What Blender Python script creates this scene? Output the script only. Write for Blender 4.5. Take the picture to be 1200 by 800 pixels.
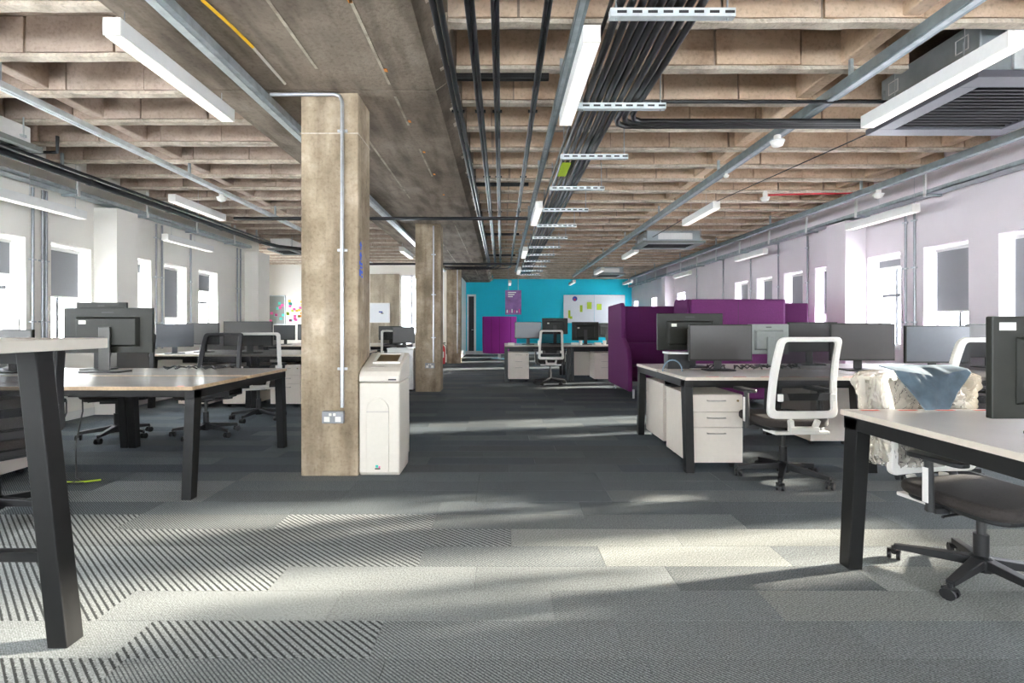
import bpy, bmesh, math, random
from mathutils import Vector, Matrix, noise

for o in list(bpy.data.objects):
    bpy.data.objects.remove(o, do_unlink=True)
SC = bpy.context.scene
COL = SC.collection
R = math.radians
random.seed(7)

# ------------------------------------------------------------------ camera
CAM_H = 1.15          # eye height above the carpet
FPX = 580.0           # focal length in pixels of the 1200 px wide frame
VX, VY = 588.0, 382.0 # vanishing point
cam_d = bpy.data.cameras.new('camera')
cam = bpy.data.objects.new('camera', cam_d)
COL.objects.link(cam)
cam.location = (0, 0, CAM_H)
cam.rotation_euler = (R(90), 0, 0)
cam_d.sensor_fit = 'HORIZONTAL'
cam_d.sensor_width = 36.0
cam_d.lens = FPX / 1200 * 36
cam_d.shift_x = (600 - VX) / 1200
cam_d.shift_y = -(400 - VY) / 1200
cam_d.clip_start = 0.05
SC.camera = cam

# ------------------------------------------------------------------ sky, sun, exposure
W = bpy.data.worlds.new('sky')
SC.world = W
W.use_nodes = True
bg = W.node_tree.nodes['Background']
bg.inputs[0].default_value = (0.88, 0.94, 1.0, 1)
bg.inputs[1].default_value = 16.0
SUN_SLOPE, SUN_EL = 0.20, 15.5
sd = bpy.data.lights.new('sun', 'SUN')
sd.energy = 15.5
sd.angle = R(2.5)
sd.color = (1.0, 0.93, 0.80)
sun = bpy.data.objects.new('sun', sd)
COL.objects.link(sun)
sun.rotation_euler = Vector((-1, -SUN_SLOPE, -math.tan(R(SUN_EL)))).to_track_quat('-Z', 'Y').to_euler()
sun.location = (14, 6, 6)
LAMP = 0.33            # radiance of the linear lamps' diffusers
SC.view_settings.view_transform = 'Standard'
SC.view_settings.look = 'None'
SC.view_settings.gamma = 1.0
SC.view_settings.use_curve_mapping = False
SC.view_settings.exposure = 1.25
SC.cycles.use_denoising = True
SC.cycles.max_bounces = 10
SC.cycles.diffuse_bounces = 7
SC.cycles.transparent_max_bounces = 24
SC.cycles.sample_clamp_indirect = 8.0
SC.cycles.caustics_reflective = False
SC.cycles.caustics_refractive = False

def at(px, py, Y):
    return Vector(((px - VX) * Y / FPX, Y, CAM_H - (py - VY) * Y / FPX))

# ------------------------------------------------------------------ materials
MATS = {}
def new_mat(name):
    m = bpy.data.materials.new(name)
    m.use_nodes = True
    nt = m.node_tree
    return m, nt, nt.nodes, nt.links, nt.nodes['Principled BSDF']

def ramp(N, stops):
    r = N.new('ShaderNodeValToRGB')
    el = r.color_ramp.elements
    while len(el) < len(stops):
        el.new(0.5)
    for e, (p, c) in zip(el, stops):
        e.position = p
        e.color = (*c, 1)
    return r

def plain(name, col, rough=0.5, metal=0.0, var=0.06, scale=30, bump=0.0, spec=0.5, coord='Object'):
    m, nt, N, L, b = new_mat(name)
    tc = N.new('ShaderNodeTexCoord')
    n = N.new('ShaderNodeTexNoise')
    n.inputs['Scale'].default_value = scale
    n.inputs['Detail'].default_value = 4
    L.new(tc.outputs[coord], n.inputs['Vector'])
    lo = tuple(max(0, c * (1 - var)) for c in col)
    hi = tuple(min(1, c * (1 + var)) for c in col)
    r = ramp(N, [(0.3, lo), (0.7, hi)])
    L.new(n.outputs['Fac'], r.inputs['Fac'])
    L.new(r.outputs['Color'], b.inputs['Base Color'])
    b.inputs['Roughness'].default_value = rough
    b.inputs['Metallic'].default_value = metal
    b.inputs['Specular IOR Level'].default_value = spec
    if bump:
        bp = N.new('ShaderNodeBump')
        bp.inputs['Strength'].default_value = bump
        bp.inputs['Distance'].default_value = 0.01
        L.new(n.outputs['Fac'], bp.inputs['Height'])
        L.new(bp.outputs['Normal'], b.inputs['Normal'])
    MATS[name] = m
    return m

def concrete(name, c1, c2, c3, scale=2.2, streak=None, bump=0.35, rnd=0.10):
    """mottled concrete: two noises, dark specks, optional board-mark streaks"""
    m, nt, N, L, b = new_mat(name)
    geo = N.new('ShaderNodeNewGeometry')
    mp = N.new('ShaderNodeMapping')
    L.new(geo.outputs['Position'], mp.inputs['Vector'])
    n1 = N.new('ShaderNodeTexNoise')
    n1.inputs['Scale'].default_value = scale
    n1.inputs['Detail'].default_value = 8
    n1.inputs['Roughness'].default_value = 0.65
    L.new(mp.outputs[0], n1.inputs['Vector'])
    n2 = N.new('ShaderNodeTexNoise')
    n2.inputs['Scale'].default_value = 38
    n2.inputs['Detail'].default_value = 5
    L.new(mp.outputs[0], n2.inputs['Vector'])
    r1 = ramp(N, [(0.30, c1), (0.52, c2), (0.72, c3)])
    L.new(n1.outputs['Fac'], r1.inputs['Fac'])
    mx = N.new('ShaderNodeMixRGB')
    mx.blend_type = 'MULTIPLY'
    mx.inputs['Fac'].default_value = 0.55
    r2 = ramp(N, [(0.28, (0.62, 0.60, 0.58)), (0.50, (1, 1, 1)), (1, (1, 1, 1))])
    L.new(n2.outputs['Fac'], r2.inputs['Fac'])
    L.new(r1.outputs[0], mx.inputs[1])
    L.new(r2.outputs[0], mx.inputs[2])
    last = mx.outputs[0]
    if streak:
        mp2 = N.new('ShaderNodeMapping')
        mp2.inputs['Scale'].default_value = streak
        L.new(geo.outputs['Position'], mp2.inputs['Vector'])
        n3 = N.new('ShaderNodeTexNoise')
        n3.inputs['Scale'].default_value = 1.0
        n3.inputs['Detail'].default_value = 6
        L.new(mp2.outputs[0], n3.inputs['Vector'])
        r3 = ramp(N, [(0.36, (0.55, 0.53, 0.52)), (0.55, (1, 1, 1)), (0.7, (1.0, 1.0, 1.0))])
        L.new(n3.outputs['Fac'], r3.inputs['Fac'])
        m3 = N.new('ShaderNodeMixRGB')
        m3.blend_type = 'MULTIPLY'
        m3.inputs['Fac'].default_value = 0.8
        L.new(last, m3.inputs[1])
        L.new(r3.outputs[0], m3.inputs[2])
        last = m3.outputs[0]
    oi = N.new('ShaderNodeObjectInfo')
    hs = N.new('ShaderNodeHueSaturation')
    ma = N.new('ShaderNodeMapRange')
    ma.inputs['To Min'].default_value = 1 - rnd
    ma.inputs['To Max'].default_value = 1 + rnd
    L.new(oi.outputs['Random'], ma.inputs['Value'])
    L.new(ma.outputs[0], hs.inputs['Value'])
    L.new(last, hs.inputs['Color'])
    L.new(hs.outputs[0], b.inputs['Base Color'])
    b.inputs['Roughness'].default_value = 0.9
    b.inputs['Specular IOR Level'].default_value = 0.2
    bp = N.new('ShaderNodeBump')
    bp.inputs['Strength'].default_value = bump
    bp.inputs['Distance'].default_value = 0.01
    L.new(n2.outputs['Fac'], bp.inputs['Height'])
    L.new(bp.outputs['Normal'], b.inputs['Normal'])
    MATS[name] = m
    return m

def carpet(name, light, dark, pitch, duty, fine):
    """loop-pile carpet plank: diagonal ribs of pile (pitch in m) over speckled yarn"""
    m, nt, N, L, b = new_mat(name)
    geo = N.new('ShaderNodeNewGeometry')
    n = N.new('ShaderNodeTexNoise')
    n.inputs['Scale'].default_value = 150
    n.inputs['Detail'].default_value = 2
    L.new(geo.outputs['Position'], n.inputs['Vector'])
    rs = ramp(N, [(0.36, (0.55, 0.55, 0.55)), (0.64, (1.25, 1.25, 1.25))])
    L.new(n.outputs['Fac'], rs.inputs['Fac'])
    sx = N.new('ShaderNodeSeparateXYZ')
    L.new(geo.outputs['Position'], sx.inputs[0])
    k = N.new('ShaderNodeMath'); k.operation = 'MULTIPLY'
    k.inputs[1].default_value = 1.15
    L.new(sx.outputs['Y'], k.inputs[0])
    a = N.new('ShaderNodeMath'); a.operation = 'ADD'
    L.new(sx.outputs['X'], a.inputs[0]); L.new(k.outputs[0], a.inputs[1])
    nw = N.new('ShaderNodeMath'); nw.operation = 'MULTIPLY_ADD'
    nw.inputs[1].default_value = pitch * 0.35
    L.new(n.outputs['Fac'], nw.inputs[0]); L.new(a.outputs[0], nw.inputs[2])
    d = N.new('ShaderNodeMath'); d.operation = 'DIVIDE'
    d.inputs[1].default_value = pitch
    L.new(nw.outputs[0], d.inputs[0])
    f = N.new('ShaderNodeMath'); f.operation = 'FRACT'
    L.new(d.outputs[0], f.inputs[0])
    rc = ramp(N, [(0.0, dark), (duty - 0.08, dark), (duty + 0.06, light), (0.93, light)])
    L.new(f.outputs[0], rc.inputs['Fac'])
    mx = N.new('ShaderNodeMixRGB'); mx.blend_type = 'MULTIPLY'
    mx.inputs['Fac'].default_value = 0.85
    L.new(rc.outputs[0], mx.inputs[1]); L.new(rs.outputs[0], mx.inputs[2])
    oi = N.new('ShaderNodeObjectInfo')
    hs = N.new('ShaderNodeHueSaturation')
    ma = N.new('ShaderNodeMapRange')
    ma.inputs['To Min'].default_value = 0.84
    ma.inputs['To Max'].default_value = 1.14
    L.new(oi.outputs['Random'], ma.inputs['Value'])
    L.new(ma.outputs[0], hs.inputs['Value'])
    L.new(mx.outputs[0], hs.inputs['Color'])
    L.new(hs.outputs[0], b.inputs['Base Color'])
    b.inputs['Roughness'].default_value = 0.95
    b.inputs['Specular IOR Level'].default_value = 0.1
    bp = N.new('ShaderNodeBump')
    bp.inputs['Strength'].default_value = 0.5
    bp.inputs['Distance'].default_value = 0.004
    L.new(n.outputs['Fac'], bp.inputs['Height'])
    L.new(bp.outputs['Normal'], b.inputs['Normal'])
    MATS[name] = m
    return m

def emit(name, col, s):
    m, nt, N, L, b = new_mat(name)
    b.inputs['Base Color'].default_value = (*col, 1)
    b.inputs['Emission Color'].default_value = (*col, 1)
    b.inputs['Emission Strength'].default_value = s
    MATS[name] = m

def see_through(name, col, fac, rough, glossy=False):
    """fac = share of light that passes straight through"""
    m, nt, N, L, b = new_mat(name)
    out = N['Material Output']
    t = N.new('ShaderNodeBsdfTransparent')
    mix = N.new('ShaderNodeMixShader')
    mix.inputs[0].default_value = fac
    b.inputs['Base Color'].default_value = (*col, 1)
    b.inputs['Roughness'].default_value = rough
    if glossy:
        b = N.new('ShaderNodeBsdfGlossy')
        b.inputs['Color'].default_value = (*col, 1)
        b.inputs['Roughness'].default_value = rough
    L.new(b.outputs[0], mix.inputs[1])
    L.new(t.outputs[0], mix.inputs[2])
    L.new(mix.outputs[0], out.inputs['Surface'])
    MATS[name] = m
    return m

concrete('rib_tan', (0.46, 0.32, 0.215), (0.62, 0.46, 0.325), (0.72, 0.57, 0.43), 2.4)
concrete('rib_grey', (0.34, 0.255, 0.20), (0.50, 0.395, 0.32), (0.62, 0.51, 0.43), 2.4)
concrete('rib_edge', (0.40, 0.34, 0.27), (0.60, 0.52, 0.42), (0.74, 0.67, 0.56), 7.0, bump=0.8)
concrete('slab', (0.25, 0.19, 0.15), (0.36, 0.28, 0.22), (0.45, 0.36, 0.28), 2.0)
concrete('beam', (0.20, 0.16, 0.125), (0.30, 0.245, 0.19), (0.42, 0.35, 0.28), 1.3, streak=(9.0, 1.6, 5.0))
concrete('column', (0.25, 0.195, 0.13), (0.38, 0.305, 0.215), (0.54, 0.45, 0.345), 3.6, streak=(7.0, 7.0, 0.9))
concrete('pier', (0.34, 0.29, 0.22), (0.46, 0.40, 0.31), (0.56, 0.50, 0.40), 2.6, streak=(6.0, 6.0, 0.7))
plain('wall_cream', (0.84, 0.81, 0.75), 0.8, var=0.03, scale=2.0, coord='Object')
plain('wall_purple_bounce', (0.80, 0.735, 0.77), 0.8, var=0.03, scale=2.0)  # white paint with the purple bounce light put into its colour
plain('wall_white', (0.82, 0.82, 0.81), 0.7, var=0.02, scale=2.0)
plain('cyan', (0.005, 0.64, 0.84), 0.65, var=0.04, scale=1.2)
plain('skirting', (0.72, 0.72, 0.70), 0.5, var=0.02)
plain('underlay', (0.06, 0.065, 0.07), 0.95)
carpet('carpet_coarse', (0.336, 0.352, 0.344), (0.062, 0.066, 0.065), 0.034, 0.38, False)
carpet('carpet_plain', (0.305, 0.32, 0.313), (0.235, 0.25, 0.242), 0.010, 0.30, True)
carpet('carpet_fine', (0.264, 0.28, 0.276), (0.096, 0.104, 0.104), 0.017, 0.40, True)
carpet('carpet_pale', (0.336, 0.344, 0.32), (0.16, 0.168, 0.16), 0.019, 0.34, True)
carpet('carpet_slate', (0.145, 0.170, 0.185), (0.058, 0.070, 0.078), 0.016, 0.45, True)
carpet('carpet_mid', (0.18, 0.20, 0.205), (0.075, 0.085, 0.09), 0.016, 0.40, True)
plain('white_metal', (0.80, 0.80, 0.78), 0.4, var=0.02)
plain('white_plastic', (0.78, 0.76, 0.71), 0.42, var=0.02)
plain('cream_plastic', (0.64, 0.595, 0.52), 0.45, var=0.02)
plain('window_white', (0.85, 0.86, 0.87), 0.35, var=0.01)
plain('galv', (0.42, 0.47, 0.49), 0.42, 0.6, var=0.18, scale=16)
plain('galv_light', (0.66, 0.70, 0.70), 0.45, 0.4, var=0.12, scale=16)
plain('trunk_steel', (0.25, 0.30, 0.315), 0.40, 0.6, var=0.16, scale=12)
plain('duct', (0.42, 0.47, 0.49), 0.36, 0.6, var=0.12, scale=6)
plain('black_pipe', (0.008, 0.009, 0.011), 0.30, var=0.2)
plain('black_cable', (0.009, 0.009, 0.009), 0.38, var=0.25)
plain('conduit', (0.55, 0.57, 0.60), 0.32, 0.6, var=0.08)
plain('black_metal', (0.007, 0.007, 0.007), 0.42, var=0.15, spec=0.35)
plain('black_plastic', (0.009, 0.009, 0.010), 0.45, var=0.15)
plain('charcoal', (0.022, 0.022, 0.022), 0.5, var=0.12)
plain('monitor_back', (0.012, 0.013, 0.009), 0.45, var=0.12, spec=0.3)
plain('monitor_grey', (0.20, 0.215, 0.20), 0.4, var=0.05)
plain('screen', (0.030, 0.028, 0.025), 0.38, var=0.05, spec=0.6)
plain('screen_blue', (0.065, 0.075, 0.088), 0.32, var=0.05, spec=0.7)
plain('desk_white', (0.74, 0.71, 0.67), 0.30, var=0.03, scale=5)
plain('desk_edge', (0.62, 0.55, 0.46), 0.5, var=0.05)
plain('desk_grey', (0.47, 0.44, 0.42), 0.24, var=0.05, scale=6)
plain('ply_edge', (0.50, 0.36, 0.22), 0.5, var=0.14, scale=50)
plain('tape_red', (0.75, 0.10, 0.06), 0.6)
plain('seat_dark', (0.030, 0.024, 0.021), 0.85, var=0.2, scale=120, bump=0.3)
plain('purple', (0.115, 0.013, 0.098), 0.85, var=0.12, scale=90, bump=0.25)
plain('purple_bright', (0.36, 0.025, 0.33), 0.8, var=0.12, scale=90, bump=0.2)
plain('pedestal', (0.72, 0.65, 0.57), 0.42, var=0.02)
plain('handle', (0.50, 0.46, 0.42), 0.35, 0.5)
plain('lock', (0.30, 0.22, 0.10), 0.3, 0.8)
plain('red', (0.62, 0.02, 0.03), 0.35)
plain('yellow', (0.85, 0.50, 0.02), 0.5)
plain('lime', (0.45, 0.62, 0.03), 0.6)
plain('pink', (0.80, 0.08, 0.32), 0.6)
plain('teal_note', (0.05, 0.55, 0.45), 0.6)
plain('orange', (0.85, 0.30, 0.04), 0.6)
plain('navy', (0.03, 0.06, 0.35), 0.5)
plain('sign_blue', (0.02, 0.10, 0.62), 0.5)
plain('whiteboard', (0.80, 0.83, 0.86), 0.22, var=0.02, scale=3)
plain('paper', (0.78, 0.76, 0.68), 0.7)
plain('poster', (0.24, 0.11, 0.33), 0.5, var=0.3, scale=5)
plain('blue_cloth', (0.13, 0.19, 0.24), 0.75, var=0.25, scale=14, bump=0.3)
plain('fascia_dark', (0.085, 0.085, 0.10), 0.4)
plain('stand_grey', (0.05, 0.05, 0.046), 0.35, 0.3)
plain('frame_grey', (0.055, 0.06, 0.068), 0.4)
plain('grille', (0.007, 0.007, 0.008), 0.6)
plain('socket_grey', (0.30, 0.31, 0.33), 0.35, 0.5)
emit('diffuser', (1.0, 0.97, 0.92), LAMP)
see_through('glass', (0.9, 0.95, 1.0), 0.93, 0.03, glossy=True)
see_through('chair_mesh', (0.014, 0.014, 0.015), 0.16, 0.9)
def cloth_blind():
    m, nt, N, L, b = new_mat('blind')
    t = N.new('ShaderNodeBsdfTranslucent')
    t.inputs['Color'].default_value = (0.36, 0.36, 0.37, 1)
    b.inputs['Base Color'].default_value = (0.27, 0.275, 0.29, 1)
    b.inputs['Roughness'].default_value = 0.85
    mix = N.new('ShaderNodeMixShader'); mix.inputs[0].default_value = 0.10
    L.new(b.outputs[0], mix.inputs[1]); L.new(t.outputs[0], mix.inputs[2])
    L.new(mix.outputs[0], N['Material Output'].inputs['Surface'])
    MATS['blind'] = m
cloth_blind()
see_through('plastic_wrap', (0.74, 0.70, 0.62), 0.64, 0.15)

# ------------------------------------------------------------------ mesh helpers
class MB:
    def __init__(s):
        s.v, s.f, s.mi = [], [], []
    def add(s, vs, fs, mi=0):
        n = len(s.v)
        s.v += [tuple(v) for v in vs]
        s.f += [tuple(i + n for i in f) for f in fs]
        s.mi += [mi] * len(fs)
        return s
    def box(s, x0, x1, y0, y1, z0, z1, mi=0):
        vs = [(x, y, z) for z in (z0, z1) for y in (y0, y1) for x in (x0, x1)]
        return s.add(vs, [(0, 2, 3, 1), (4, 5, 7, 6), (0, 1, 5, 4), (2, 6, 7, 3), (0, 4, 6, 2), (1, 3, 7, 5)], mi)
    def cbox(s, c, d, M=None, mi=0):
        vs = []
        for z in (-1, 1):
            for y in (-1, 1):
                for x in (-1, 1):
                    p = Vector((x * d[0] / 2, y * d[1] / 2, z * d[2] / 2))
                    if M is not None:
                        p = M @ p
                    vs.append(p + Vector(c))
        return s.add(vs, [(0, 2, 3, 1), (4, 5, 7, 6), (0, 1, 5, 4), (2, 6, 7, 3), (0, 4, 6, 2), (1, 3, 7, 5)], mi)
    def prism(s, pts, axis, a0, a1, mi=0):
        """polygon pts in the plane normal to axis, extruded a0..a1"""
        def P(u, v, w):
            return {'x': (w, u, v), 'y': (u, w, v), 'z': (u, v, w)}[axis]
        n = len(pts)
        vs = [P(u, v, a0) for u, v in pts] + [P(u, v, a1) for u, v in pts]
        fs = [tuple(range(n - 1, -1, -1)), tuple(range(n, 2 * n))]
        fs += [(i, (i + 1) % n, n + (i + 1) % n, n + i) for i in range(n)]
        return s.add(vs, fs, mi)
    def hull8(s, a, b, mi=0):
        """two quads of 4 points joined"""
        return s.add(list(a) + list(b), [(3, 2, 1, 0), (4, 5, 6, 7)] + [(i, (i + 1) % 4, 4 + (i + 1) % 4, 4 + i) for i in range(4)], mi)
    def beam(s, p, q, w, h, w2=None, h2=None, up=(0, 0, 1), mi=0):
        p, q = Vector(p), Vector(q)
        d = (q - p).normalized()
        u = Vector(up)
        if abs(d.dot(u)) > 0.98:
            u = Vector((0, 1, 0))
        x = d.cross(u).normalized()
        z = x.cross(d).normalized()
        w2 = w if w2 is None else w2
        h2 = h if h2 is None else h2
        A = [p + x * sx * w / 2 + z * sz * h / 2 for sx, sz in ((-1, -1), (1, -1), (1, 1), (-1, 1))]
        B = [q + x * sx * w2 / 2 + z * sz * h2 / 2 for sx, sz in ((-1, -1), (1, -1), (1, 1), (-1, 1))]
        return s.hull8(A, B, mi)
    def tube(s, pts, r, n=8, mi=0, closed=False):
        pts = [Vector(p) for p in pts]
        rings = []
        m = len(pts)
        prev = None
        rr = r if isinstance(r, (list, tuple)) else [r] * m
        for i, p in enumerate(pts):
            if closed:
                d = (pts[(i + 1) % m] - pts[i - 1]).normalized()
            else:
                d = (pts[min(i + 1, m - 1)] - pts[max(i - 1, 0)]).normalized()
            if prev is None:
                u = Vector((0, 0, 1)) if abs(d.z) < 0.9 else Vector((0, 1, 0))
                a = d.cross(u).normalized()
            else:
                a = (prev - d * prev.dot(d)).normalized()
            prev = a
            b = d.cross(a)
            rings.append([p + (a * math.cos(t) + b * math.sin(t)) * rr[i] for t in (2 * math.pi * k / n for k in range(n))])
        vs = [v for g in rings for v in g]
        fs = []
        for i in range(m if closed else m - 1):
            j = (i + 1) % m
            fs += [(i * n + k, i * n + (k + 1) % n, j * n + (k + 1) % n, j * n + k) for k in range(n)]
        if not closed:
            fs += [tuple(range(n - 1, -1, -1)), tuple((m - 1) * n + k for k in range(n))]
        return s.add(vs, fs, mi)
    def lathe(s, prof, n=16, c=(0, 0, 0), M=None, mi=0):
        vs, fs = [], []
        for r, z in prof:
            for k in range(n):
                t = 2 * math.pi * k / n
                p = Vector((r * math.cos(t), r * math.sin(t), z))
                if M is not None:
                    p = M @ p
                vs.append(p + Vector(c))
        m = len(prof)
        for i in range(m - 1):
            fs += [(i * n + k, i * n + (k + 1) % n, (i + 1) * n + (k + 1) % n, (i + 1) * n + k) for k in range(n)]
        fs += [tuple(range(n - 1, -1, -1)), tuple((m - 1) * n + k for k in range(n))]
        return s.add(vs, fs, mi)
    def ring(s, outer, inner, f3, t, mi=0):
        """flat frame between two loops of equal count; f3(u,v,w) maps to 3-D, w = 0 or t"""
        n = len(outer)
        vs = [f3(u, v, 0) for u, v in outer] + [f3(u, v, 0) for u, v in inner] + \
             [f3(u, v, t) for u, v in outer] + [f3(u, v, t) for u, v in inner]
        fs = []
        for i in range(n):
            j = (i + 1) % n
            fs += [(i, j, n + j, n + i), (2 * n + i, 3 * n + i, 3 * n + j, 2 * n + j),
                   (i, 2 * n + i, 2 * n + j, j), (n + i, n + j, 3 * n + j, 3 * n + i)]
        return s.add(vs, fs, mi)
    def mesh(s, name, mats, smooth=None):
        me = bpy.data.meshes.new(name)
        me.from_pydata(s.v, [], s.f)
        for m in (mats if isinstance(mats, (list, tuple)) else [mats]):
            me.materials.append(MATS[m])
        me.polygons.foreach_set('material_index', s.mi)
        bm = bmesh.new()
        bm.from_mesh(me)
        bmesh.ops.recalc_face_normals(bm, faces=bm.faces)
        bm.to_mesh(me)
        bm.free()
        if smooth is not None:
            me.polygons.foreach_set('use_smooth', [True] * len(me.polygons))
            me.set_sharp_from_angle(angle=R(smooth))
        me.update()
        return me
    def build(s, name, mats, parent=None, smooth=None, bevel=0, seg=2):
        return link(name, s.mesh(name, mats, smooth), parent, bevel, seg)

def link(name, me, parent=None, bevel=0, seg=2):
    o = bpy.data.objects.new(name, me)
    COL.objects.link(o)
    if parent is not None:
        o.parent = parent
    if bevel:
        md = o.modifiers.new('bevel', 'BEVEL')
        md.width = bevel
        md.segments = seg
        md.limit_method = 'ANGLE'
        md.angle_limit = R(40)
        md.harden_normals = False
    return o

def tag(o, label=None, cat=None, group=None, kind=None):
    if label: o['label'] = label
    if cat: o['category'] = cat
    if group: o['group'] = group
    if kind: o['kind'] = kind
    return o

def thing(name, label, cat, loc=(0, 0, 0), rz=0.0, group=None):
    o = bpy.data.objects.new(name, None)
    o.empty_display_size = 0.1
    COL.objects.link(o)
    o.location = loc
    o.rotation_euler = (0, 0, rz)
    return tag(o, label, cat, group)

def copy_tree(o, parent=None):
    c = o.copy()
    COL.objects.link(c)
    c.parent = parent
    for ch in list(o.children):
        copy_tree(ch, c)
    return c

def rrect(w, h, r, n=5, cx=0, cy=0, wt=None):
    """rounded rectangle, optional different top width"""
    pts = []
    wt = w if wt is None else wt
    for (sx, sy, a0) in ((1, -1, -90), (1, 1, 0), (-1, 1, 90), (-1, -1, 180)):
        ww = wt if sy > 0 else w
        ox, oy = sx * (ww / 2 - r), sy * (h / 2 - r)
        for k in range(n):
            a = R(a0 + 90 * k / (n - 1))
            pts.append((cx + ox + r * math.cos(a), cy + oy + r * math.sin(a)))
    return pts

# ================================================================== THE SETTING
XL, XR, YB, YN = -5.3, 5.3, 20.2, -3.4       # side walls, far wall, near wall behind the camera
RIB_Z = CAM_H + 1.90                          # underside of the ceiling ribs
SLAB_Z = RIB_Z + 0.30
BEAM_Z = CAM_H + 1.79
WT = 0.34                                     # side wall thickness
YSTEP, XALC, YLB, XRET = 10.8, -7.6, 15.75, -1.46   # the left alcove and the jog by the third column

# ---- floor: slab with carpet planks laid in rows across the room
floor = tag(MB().box(XL - WT, XR + WT, YN, YSTEP, -0.15, -0.008).box(XALC - .25, XR + WT, YSTEP, YB + .3, -0.15, -0.008).build('floor', 'underlay'), kind='structure')
ROW, LEN = 0.2183, 0.90
Y0 = 1.715 - ROW * 20
CAR = ['carpet_coarse', 'carpet_plain', 'carpet_fine', 'carpet_pale', 'carpet_slate', 'carpet_mid']
def tile_kind(x, y, rnd):
    if y < 1.715: return 0 if x < -0.9 else 2
    if y < 1.93: return 1 if x < -1.5 else (0 if x < -0.2 else 2)
    if y < 2.15: return 0 if x < -1.7 else (1 if x < 0.6 else rnd.choice([3, 3, 2]))
    if y < 2.37: return 0 if x < -1.1 else (1 if x < 0.55 else rnd.choice([3, 3, 2]))
    if y < 2.80: return 0 if x < -0.3 else (2 if x < .5 else rnd.choice([3, 3, 3, 2]))
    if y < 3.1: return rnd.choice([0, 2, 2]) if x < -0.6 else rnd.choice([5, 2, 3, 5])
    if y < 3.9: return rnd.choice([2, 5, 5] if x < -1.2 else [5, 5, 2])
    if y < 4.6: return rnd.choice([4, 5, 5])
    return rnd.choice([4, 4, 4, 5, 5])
rnd = random.Random(11)
spots = []
row = 0
y = Y0
while y < YB:
    off = rnd.choice([0.0, 0.23, 0.45, 0.68])
    if abs(y - 1.715) < 0.02: off = (-1.36 - XALC) % LEN
    if abs(y - 1.933) < 0.02: off = (-1.59 - XALC) % LEN
    if abs(y - 2.151) < 0.02: off = (-1.02 - XALC) % LEN
    x = XALC + off - LEN
    while x < XR:
        xa, xb = max(x, XALC if y > YSTEP else XL), min(x + LEN, XR)
        if xb - xa > 0.05:
            spots.append((xa, xb, y, min(y + ROW, YB), tile_kind((xa + xb) / 2, y + ROW / 2, rnd)))
        x += LEN
    y += ROW
def in_view(xa, xb, ya, yb):
    if ya < 1.5: return False
    return xb > -1.04 * yb and xa < 1.07 * yb
tile_me = [MB().box(.001, LEN - .001, .001, ROW - .001, -0.008, 0.0).mesh('carpet_tile', c) for c in CAR]
vis = [s for s in spots if in_view(*s[:4]) and abs((s[1] - s[0]) - LEN) < 1e-4 and s[3] - s[2] > ROW - 1e-4]
vis.sort(key=lambda s: s[2])
big = set(s[:4] for s in vis[:298])
rest = MB()
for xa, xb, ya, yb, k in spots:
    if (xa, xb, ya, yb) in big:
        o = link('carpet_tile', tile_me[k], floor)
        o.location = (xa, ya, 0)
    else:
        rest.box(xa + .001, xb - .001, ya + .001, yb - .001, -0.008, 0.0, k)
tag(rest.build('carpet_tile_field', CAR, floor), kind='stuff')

# ---- ceiling: slab, transverse ribs faced with blocks, trimmers, one wide flat beam
ceiling = tag(MB().box(XL - WT, XR + WT, YN, YSTEP - .2, SLAB_Z, SLAB_Z + .2).box(XALC - .25, XR + WT, YSTEP - .2, YB + .3, SLAB_Z, SLAB_Z + .2).build('ceiling', 'slab'), kind='structure')
PITCH = 0.562
blk = {}
n_ind = 0
rest = MB()
brnd = random.Random(3)
def rib_row(y, xa, xb, mat, k):
    global n_ind
    m = MB()
    m.box(xa, xb, y + .012, y + .055, RIB_Z + .03, SLAB_Z)
    rib = m.build('rib', 'slab', ceiling)
    # rough ledge along the foot of the rib, uneven in section
    m = MB()
    n = int((xb - xa) / .16)
    for i in range(n + 1):
        pass
    pts = []
    for i in range(n + 1):
        x = xa + (xb - xa) * i / n
        d = .012 * noise.noise(Vector((x * 5, y * 3, 1)))
        e = .008 * noise.noise(Vector((x * 6, y * 3, 7)))
        pts.append([(x, y - .010 + d, RIB_Z + .006 + e), (x, y + .056 + e, RIB_Z + .004 - d * .4), (x, y + .056, RIB_Z + .035), (x, y - .008 + d, RIB_Z + .034)])
    vs = [p for q in pts for p in q]
    fs = [(i * 4 + a, i * 4 + (a + 1) % 4, i * 4 + 4 + (a + 1) % 4, i * 4 + 4 + a) for i in range(n) for a in range(4)]
    fs += [(0, 1, 2, 3), tuple(n * 4 + a for a in (3, 2, 1, 0))]
    m.add(vs, fs)
    m.build('rib_foot', 'rib_edge', rib)
    BL = 0.64
    x = xa - brnd.choice([0.0, .2, .4])
    while x < xb - .03:
        g1, g2 = brnd.choice([.004, .006, .014]), brnd.choice([.004, .006, .014])
        a, b = max(x + g1, xa), min(x + BL - g2, xb)
        if b - a > .05:
            dy = brnd.uniform(-.005, .006)
            if n_ind < 290 and 2.6 < y < 13.0 and b - a > .2:
                key = (round(b - a, 3), mat)
                if key not in blk:
                    blk[key] = MB().box(0, b - a, 0, .022, 0, SLAB_Z - RIB_Z - .045).mesh('block', mat)
                o = link('block', blk[key], rib)
                o.location = (a, y - .008 + dy, RIB_Z + .042)
                n_ind += 1
            else:
                rest.box(a, b, y - .008 + dy, y + .014 + dy, RIB_Z + .042, SLAB_Z - .003, 0 if mat == 'rib_tan' else 1)
        x += BL
k = 0
y = 3.12 - PITCH * 9
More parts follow.
